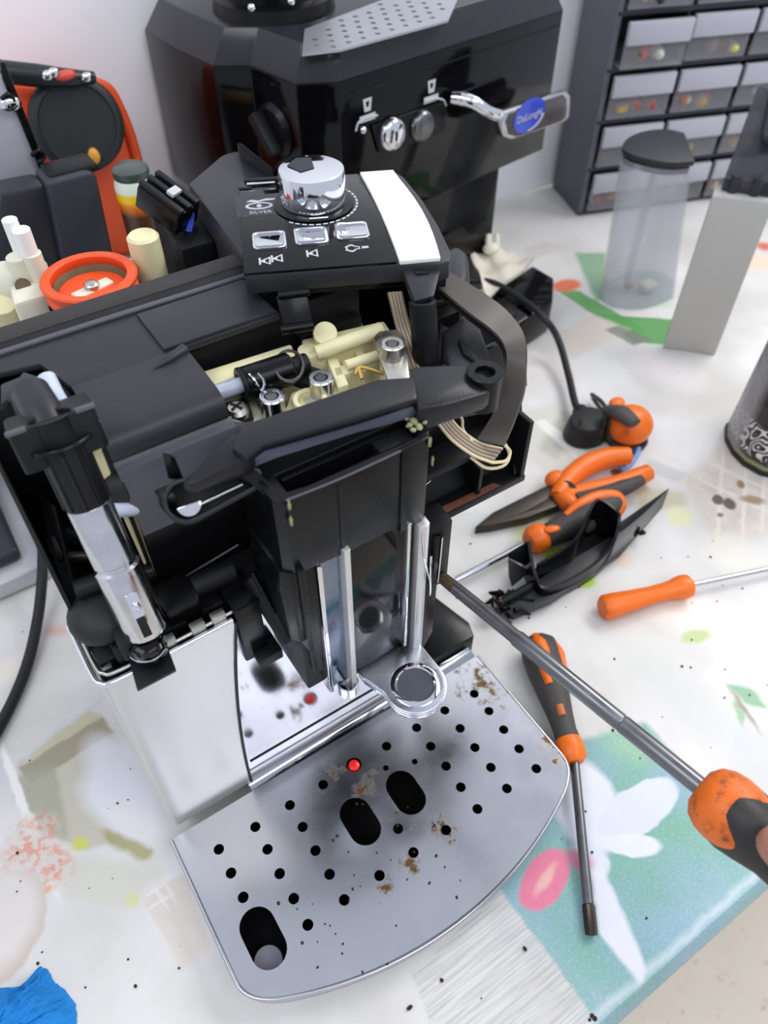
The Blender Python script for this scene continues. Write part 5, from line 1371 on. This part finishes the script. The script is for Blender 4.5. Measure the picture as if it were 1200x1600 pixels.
# pale metal lid with clips
lid = thing('metal_lid', 'pale metal lid with black clips standing at the left edge of the bench', 'lid', (6, 42, 0))
LM = mat('pale_metal', (196, 196, 206), 0.4, metal=0.3, noise=0.05, dust=((150, 145, 150), 40, 0.72))
pl_ = [V(x, y, 40) for x, y in ((-60, 100), (0, 112), (10, 125), (74, 284), (0, 298), (-60, 310))]
slab('lid_sheet', pl_, (0, 0.5, 0), LM, lid, 0.1)
slab('lid_edge', [V(x, y, 39.8) for x, y in ((0, 98), (8, 97), (80, 280), (70, 284), (5, 125))], (0, 0.9, 0), BLACKS, lid, 0.1)
for x, y in ((8, 155), (55, 243)):
    tube('lid_clip', [V(x - 6, y, 39.4), V(x + 6, y - 8, 39.3), V(x + 14, y + 4, 39.3), V(x + 2, y + 10, 39.4)], 0.16, BLACKS, lid, 6)
blob('lid_catch', V(16, 163, 39.4), (.8, .3, .5), CHROME, lid, seg=10)
slab('lid_base', [V(-60, 300, 40), V(72, 285, 40), (8.5, 40, 0.05), (-8, 40, 0.05)], (0, 1.2, 0), DG, lid, 0.1)
# dark cases
bx = thing('dark_case', 'dark grey plastic case standing behind the orange grinder seal', 'case', (11, 37, 0))
def case_block(name, px, v, dv, m, r=0.4):
    t = [V(x, y, v) for x, y in px]
    slab(name, t, (0, dv, 0), m, bx, r)
case_block('case_front', [(72, 288), (140, 270), (152, 275), (178, 400), (190, 470), (140, 560), (95, 400)], 34.5, 3.0, DG)
case_block('case_side', [(0, 302), (70, 288), (116, 400), (60, 560), (-20, 560)], 35.0, 2.5, mat('case_black', (38, 38, 44), 0.4))
case_block('case_edge', [(75, 275), (150, 255), (160, 268), (80, 288)], 35.2, 2.5, BLACK)
prism('case_body', [(3, 35.5), (16, 35.5), (16, 38.0), (3, 38.0)], 0.05, 8, DG, bx, 0.2)
# small jar
jr = thing('small_jar', 'small clear jar with yellow and amber contents beside the connector', 'jar', V(200, 400, 34))
jt = V(204, 268, 34); jb = V(198, 344, 34)
JM = Paint('jar_content', ((70, 44, 26), (80, 50, 30)), 0.3)
sj = JM.nt.nodes.new('ShaderNodeSeparateXYZ'); JM.nt.links.new(JM.raw, sj.inputs[0])
zt, zb = jt.z, jb.z
JM.over(JM.rng(sj.outputs[2], zb + (zt - zb) * 0.15, zb + (zt - zb) * 0.4), (226, 120, 20))
JM.over(JM.rng(sj.outputs[2], zb + (zt - zb) * 0.4, zb + (zt - zb) * 0.5), (240, 196, 20))
JM.over(JM.rng(sj.outputs[2], zb + (zt - zb) * 0.62, zb + (zt - zb) * 0.68), (228, 232, 214))
jm = JM.done(0.0)
ja = Vector((jt.x, jt.y, 0.05))
lathe('jar_body', [(0, 0), (1.3, 0), (1.4, 0.3), (1.4, jt.z - 0.9), (1.25, jt.z - 0.4), (0, jt.z - 0.4)], ja, (0, 0, 1), jm, jr, 28)
lathe('jar_lid', [(0, 0), (1.25, 0), (1.3, 0.1), (1.3, 0.6), (1.1, 0.75), (0, 0.75)], ja + Vector((0, 0, jt.z - 0.4)), (0, 0, 1), mat('jar_lid', (70, 80, 76), 0.3), jr, 28)

# ------------------------------------------------------------------ tools on the right
# long-nose pliers
pr = thing('long_nose_pliers', 'long-nose pliers with orange and grey grips and dark jaws', 'pliers', W(880, 770, 0))
JAW = mat('jaw_steel', (72, 66, 60), 0.45, metal=0.8, noise=0.2)
slab('jaw', [W(742, 823, 0.9), W(770, 800, 1.0), W(820, 775, 1.1), W(868, 752, 1.2), W(878, 766, 1.2), W(820, 800, 1.1), W(770, 818, 1.0)], (0, 0, -0.9), JAW, pr, 0.12)
slab('jaw', [W(742, 824, 0.9), W(770, 820, 1.0), W(825, 808, 1.1), W(876, 788, 1.2), W(880, 764, 1.2), W(820, 798, 1.1)], (0, 0, -1.0), JAW, pr, 0.12)
cyl('pivot', W(884, 768, 0.2), W(884, 768, 1.5), 1.0, JAW, pr)
tube('grip', [W(872, 778, 1.2), W(885, 752, 1.3), W(915, 728, 1.4), W(950, 715, 1.4), W(983, 712, 1.4)], [0.8, 0.9, 1.05, 1.0, 0.85], ORANGE, pr, 16)
blob('grip_guard', W(868, 749, 1.2), (1.1, .9, .8), ORANGE, pr)
blob('grip_guard', W(884, 782, 1.2), (.9, 1.5, .9), ORANGE, pr)
tube('grip', [W(884, 775, 1.1), W(920, 766, 1.1), W(960, 757, 1.1), W(995, 746, 1.1), W(1013, 738, 1.1)], [0.7, 0.8, 0.8, 0.9, 0.8], ORANGE, pr, 16)
tube('grip_inlay', [W(900, 778, 1.3), W(940, 772, 1.4), W(975, 762, 1.5), W(1003, 750, 1.6)], [0.5, 0.7, 0.75, 0.5], GRIP, pr, 12)
# second pair of grips: grey-orange screwdriver half hidden by the black trim
s2 = thing('grey_orange_screwdriver', 'screwdriver with grey and orange grip lying behind the black trim piece', 'screwdriver', W(880, 830, 0))
tube('shank', [W(712, 907, 0.8), W(830, 846, 1.0)], 0.3, CHROME, s2, 12)
lathe('collar', [(0, 0), (0.9, 0), (1.25, 0.5), (1.3, 1.2), (1.0, 1.9), (0, 1.9)], W(826, 848, 1.3), W(860, 832, 1.3) - W(826, 848, 1.3), ORANGE, s2, 24)
tube('grip', [W(842, 842, 1.4), W(880, 825, 1.6), W(915, 808, 1.7), W(960, 785, 1.6)], [0.9, 1.2, 1.35, 1.1], GRIP, s2, 20)
tube('grip_inlay', [W(883, 806, 2.6), W(905, 789, 2.7), W(935, 776, 2.6), W(962, 776, 2.3), (W(970, 790, 1.8)), W(962, 808, 1.2)], [0.3, 0.5, 0.55, 0.55, 0.5, 0.35], ORANGE, s2, 12)
blob('grip_spot', W(862, 827, 2.5), (.8, .4, .25), ORANGE, s2, rz=-20)
# black trim piece with a moulded scoop
tr = thing('scoop_moulding', 'black plastic trim piece with moulded handle scoop lying on its back', 'trim piece', W(900, 890, 0))
slab('trim_strip', [W(1046, 762, 2.6), W(1036, 790, 1.6), W(968, 868, 1.0), W(860, 942, 0.9), W(802, 966, 0.9), W(778, 942, 0.9), W(850, 900, 1.0), W(968, 830, 1.6), W(1000, 800, 2.2)], (0, 0, -0.35), mat('trim_black', (40, 40, 44), 0.3, noise=0.15), tr, 0.05)
slab('trim_flange', [W(1046, 762, 2.7), W(970, 815, 2.2), W(968, 832, 1.6), W(1010, 796, 2.2)], (0, 0, -0.3), BLACK, tr, 0.04)
def wall(name, pts, m, th=0.25):
    A = [W(x, y, w1) for x, y, w0, w1 in pts]; B = [Vector((a.x, a.y, p[2])) for a, p in zip(A, pts)]
    return strip(name, A, B, th, m, tr, 5)
wall('scoop_wall', [(826, 846, 0.1, 3.6), (832, 880, 0.1, 2.8), (840, 905, 0.1, 2.2), (850, 918, 0.1, 2.0), (880, 910, 0.1, 2.0), (930, 880, 0.1, 2.2), (958, 848, 0.1, 2.8), (968, 812, 0.1, 4.0), (962, 796, 0.1, 4.6), (935, 780, 0.1, 5.0), (920, 800, 0.1, 5.0), (905, 835, 0.1, 4.4), (880, 858, 0.1, 3.6), (840, 882, 0.1, 2.8)], BLACKS)
slab('scoop_floor', [W(838, 895, 0.6), W(856, 925, 0.6), W(930, 890, 0.6), W(966, 838, 0.6), W(955, 815, 0.6), W(905, 850, 0.6)], (0, 0, 0.15), HOLE, tr, 0)
slab('trim_post', [W(792, 866, 3.2), W(824, 846, 3.6), W(830, 888, 1.0), W(796, 872, 2.6)], (0.1, 0.2, -0.3), BLACK, tr, 0.04)
slab('trim_web', [W(794, 872, 2.6), W(828, 892, 1.1), W(800, 915, 0.8), W(795, 898, 1.4)], (0, 0, -0.2), DARK, tr, 0.03)
random.seed(8)
for k in range(24):
    x, y = random.uniform(772, 818), random.uniform(925, 965)
    a = W(x, y, random.uniform(0.5, 1.4)); b = a + Vector((random.uniform(-1.3, 1.1), random.uniform(-1.1, 0.9), random.uniform(-0.3, 0.4)))
    tube('broken_tab', [a, b], [random.uniform(0.2, 0.42), 0.1], BLACKS, tr, 5)
for k in range(8):
    x, y = random.uniform(980, 1004), random.uniform(808, 838)
    a = W(x, y, random.uniform(0.6, 1.5)); b = a + Vector((random.uniform(-.9, .9), random.uniform(-.9, .9), random.uniform(-0.4, 0.1)))
    tube('broken_tab', [a, b], random.uniform(0.12, 0.25), BLACKS, tr, 5)
tube('trim_bar', [W(785, 940, 1.3), W(835, 912, 1.4)], 0.35, BLACKS, tr, 8)
tube('red_tab', [W(770, 948, 1.2), W(788, 938, 1.3)], 0.3, mat('dark_red', (96, 48, 46), 0.5), tr, 8)
# small orange screwdriver
so = thing('orange_screwdriver', 'small screwdriver with plain orange handle and thin steel blade', 'screwdriver', W(1010, 930, 0))
a, b = W(940, 951, 1.05), W(1090, 911, 1.0)
lathe('handle', [(0, 0), (0.8, 0.05), (1.0, 0.3), (0.98, 1.2), (0.85, 2.5), (0.72, 4.5), (0.72, 5.6), (0.78, 6.4), (0.95, 6.9), (1.02, 7.4), (0.95, 7.9), (0.6, 8.2), (0, 8.25)], a, b - a, ORANGE, so, 20,
      squash=lambda an, h: 1 - 0.05 * math.cos(6 * an) if h < 6.5 else 1)
d_ = (b - a).normalized(); tube('blade', [a + d_ * 8.1, a + d_ * 8.1 + (W(1230, 882, 0.9) - W(1090, 911, 1.0)) * 1.1], 0.2, STEEL, so, 12)
# torx screwdriver under the tray edge
tx = thing('torx_screwdriver', 'star-tip screwdriver with grey and orange grip partly under the drip tray edge', 'screwdriver', W(880, 1200, 0))
a, b = W(838, 998, 1.45), W(897, 1188, 1.25); d_ = (b - a).normalized(); Lh = (b - a).length
k = Lh / 10.5
lathe('grip', [(0, 0), (0.9, 0.05), (1.35, 0.5 * k), (1.5, 1.6 * k), (1.42, 3.2 * k), (1.18, 5 * k), (0.92, 7 * k), (0.82, 8.2 * k), (0.95, 9.4 * k), (0.9, 10.2 * k), (0.5, 10.5 * k), (0, 10.5 * k)], a, d_, GRIP, tx, 28)
up = Vector((0, 0, 1)); sd_ = d_.cross(up).normalized()
def ongrip(t, s, h): return a + d_ * (Lh * t) + sd_ * (s * 1.1) + up * (h * 1.12)
tube('grip_inlay', [ongrip(0.03, 0.25, 0.6), ongrip(0.12, 0.2, 1.0), ongrip(0.2, 0.1, 1.1), ongrip(0.28, 0.0, 0.95)], [0.45, 0.55, 0.45, 0.2], ORANGE, tx, 12)
tube('grip_inlay', [ongrip(0.1, -0.9, 0.55), ongrip(0.2, -1.05, 0.6), ongrip(0.33, -1.0, 0.5)], [0.3, 0.4, 0.3], ORANGE, tx, 12)
tube('grip_inlay', [ongrip(0.22, 0.45, 0.95), ongrip(0.35, 0.4, 1.0), ongrip(0.45, 0.35, 0.9)], [0.3, 0.4, 0.3], ORANGE, tx, 12)
tube('grip_inlay', [ongrip(0.62, 0.1, 0.75), ongrip(0.7, 0.1, 0.72)], [0.3, 0.3], mat('dull_orange', (190, 110, 60), 0.5), tx, 12)
lathe('grip_collar', [(0, 0), (0.9, 0), (1.0, 0.5), (0.95, 1.3), (0.6, 1.7), (0, 1.7)], a + d_ * (Lh - 1.5), d_, ORANGE, tx, 24)
e = W(924, 1458, 0.35)
tube('shank', [b + d_ * 0.1, b + (e - b) * 0.5, e - (e - b).normalized() * 1.6], 0.33, DSTEEL, tx, 16)
lathe('star_tip', [(0, 0), (0.3, 0), (0.36, 0.1), (0.36, 1.2), (0.33, 1.7), (0, 1.75)], e - (e - b).normalized() * 1.6, e - b, mat('tip_dark', (70, 64, 58), 0.4, metal=0.9), tx, 24,
      squash=lambda an, h: 1 + 0.12 * math.cos(6 * an))

# ------------------------------------------------------------------ the big screwdriver in use
bsd = thing('large_screwdriver', 'large screwdriver with orange and black grip turning a screw on the machine', 'screwdriver', W(1090, 1225, 18))
tipp = scr + sdir * 0.2
h0 = W(1094, 1229, 18.0); sd = (h0 - tipp).normalized(); Ls = (h0 - tipp).length
lathe('blade_tip', [(0, 0), (0.12, 0), (0.2, 0.3), (0.34, 1.0), (0.36, 1.9), (0, 1.9)], tipp, sd, RUST, bsd, 20)
lathe('shank', [(0.34, 1.7), (0.37, 2.0), (0.38, Ls * 0.36), (0.44, Ls * 0.37), (0.44, Ls * 0.745), (0.4, Ls * 0.75), (0.44, Ls * 0.755), (0.44, Ls + 0.5), (0, Ls + 0.5)], tipp, sd, DSTEEL, bsd, 24)
hx = sd
lathe('handle_collar', [(0, -0.1), (0.8, -0.05), (1.28, 0.25), (1.55, 0.75), (1.64, 1.3), (1.6, 1.9), (1.42, 2.5), (1.2, 2.9), (0, 3.0)], h0, hx, ORANGED, bsd, 36)
lathe('handle_grip', [(0, 1.1), (1.38, 1.1), (1.56, 1.4), (1.62, 1.9), (1.54, 2.6), (1.42, 3.6), (1.5, 5.5), (1.75, 7.5), (1.8, 9.5), (1.6, 11), (1.0, 11.8), (0, 12)], h0, hx, mat('grip_black', (44, 41, 40), 0.5, noise=0.15, bump=0.2, bscale=500), bsd, 36,
      squash=lambda an, h: 1 + (0.075 * math.cos(3 * an + 0.4) if h < 3.2 else 0.03 * math.cos(3 * an)))

# ------------------------------------------------------------------ hand on the screwdriver
SKIN = mat('skin', (168, 118, 98), 0.5, noise=0.12, nscale=90, bump=0.25, bscale=500, sss=0.15)
ha = sd; hc_ = (CAM - h0); hc_ = (hc_ - ha * hc_.dot(ha)).normalized(); hb_ = ha.cross(hc_).normalized()
def hp3(a, b, c): return h0 + ha * a + hb_ * b + hc_ * c
hbm = bmesh.new()
def limb(pts, rad):
    P = spline([hp3(*p) for p in pts], 6); n = len(pts); rr = []
    for i in range(n - 1):
        for k in range(6): rr.append(rad[i] + (rad[i + 1] - rad[i]) * k / 6)
    rr.append(rad[-1])
    for p, r in zip(P, rr):
        bmesh.ops.create_icosphere(hbm, subdivisions=2, radius=r, matrix=Matrix.Translation(p))
limb([(3.45, -0.1, 2.0), (4.4, -0.1, 2.3), (6.6, 0.4, 2.6), (8.6, 1.6, 2.1), (10.8, 2.8, 0.8)], [0.85, 1.05, 1.1, 1.2, 1.5])
for i, (a0, ln) in enumerate(((8.4, 1.0), (10.2, 1.06), (12.0, 1.0), (13.6, 0.86))):
    limb([(a0 + 0.6, 3.4, 0.2), (a0 + 0.2, 2.5, -2.0), (a0, 0.4, -2.75), (a0 - 0.1, -1.9, -1.7), (a0, -2.5, 0.1 * ln), (a0 + 0.1, -1.7, 1.3 * ln)], [1.0, 0.92, 0.88, 0.84, 0.8, 0.7])
for a0 in (8.5, 10.2, 11.9, 13.4, 14.6):
    limb([(a0, 3.3, 0.4), (a0 + 1.6, 3.8, 0.7), (15.8, 4.0, 0.6)], [1.15, 1.3, 1.7])
limb([(15.5, 4.0, 0.5), (19, 5.2, 0.3), (26, 8.0, -0.5), (36, 12, -2)], [2.0, 2.4, 3.2, 3.8])
hand = from_bm('hand', hbm, SKIN, None, 60)
rm = hand.modifiers.new('skin_surface', 'REMESH'); rm.mode = 'VOXEL'; rm.voxel_size = 0.0018; rm.use_smooth_shade = True
sm = hand.modifiers.new('smooth', 'SMOOTH'); sm.factor = 0.6; sm.iterations = 5
tag(hand, 'hand gripping the large screwdriver, thumb pressed on its black grip', 'hand')

# ------------------------------------------------------------------ loose coffee crumbs
random.seed(21)
cbm = bmesh.new()
spots = [(925, 1588, 0), (921, 1594, 0), (929, 1592, 0), (690, 1532, 0), (640, 1575, 0), (820, 1483, 0), (752, 1560, 0), (1120, 940, 0), (1075, 870, 0), (1033, 872, 0),
         (960, 1030, 0), (1160, 920, 0), (1000, 1185, 0), (915, 1268, 0), (925, 1332, 0), (1010, 1435, 0), (32, 1377, 0), (66, 1488, 0), (280, 1513, 0), (200, 1250, 0), (770, 905, 0), (735, 850, 0)]
spots += [(random.uniform(520, 720), random.uniform(1250, 1420), 2.02) for _ in range(26)] + [(random.uniform(430, 620), random.uniform(1400, 1520), 2.02) for _ in range(14)]
spots += [(random.uniform(700, 1190), random.uniform(850, 1250), 0) for _ in range(22)] + [(random.uniform(20, 300), random.uniform(1150, 1560), 0) for _ in range(14)]
for k, (x, y, w) in enumerate(spots):
    p = W(x, y, w); r = random.uniform(0.04, 0.10) if k > 5 else random.uniform(0.1, 0.2)
    if w == 0 and -0.3 < p.x < 24.7 and p.y > -14.6 + 0.02 * (p.x - 12) ** 2: continue
    bmesh.ops.create_icosphere(cbm, subdivisions=1, radius=r, matrix=Matrix.Translation(p + Vector((0, 0, r * 0.6))) @ Matrix.Diagonal((random.uniform(.7, 1.4), random.uniform(.7, 1.4), 0.7, 1)))
crumbs = from_bm('coffee_crumbs', cbm, mat('crumb_brown', (52, 42, 36), 0.9), None, None)
tag(crumbs, 'dark coffee crumbs scattered over the oilcloth and drip tray', 'crumbs')['kind'] = 'stuff'
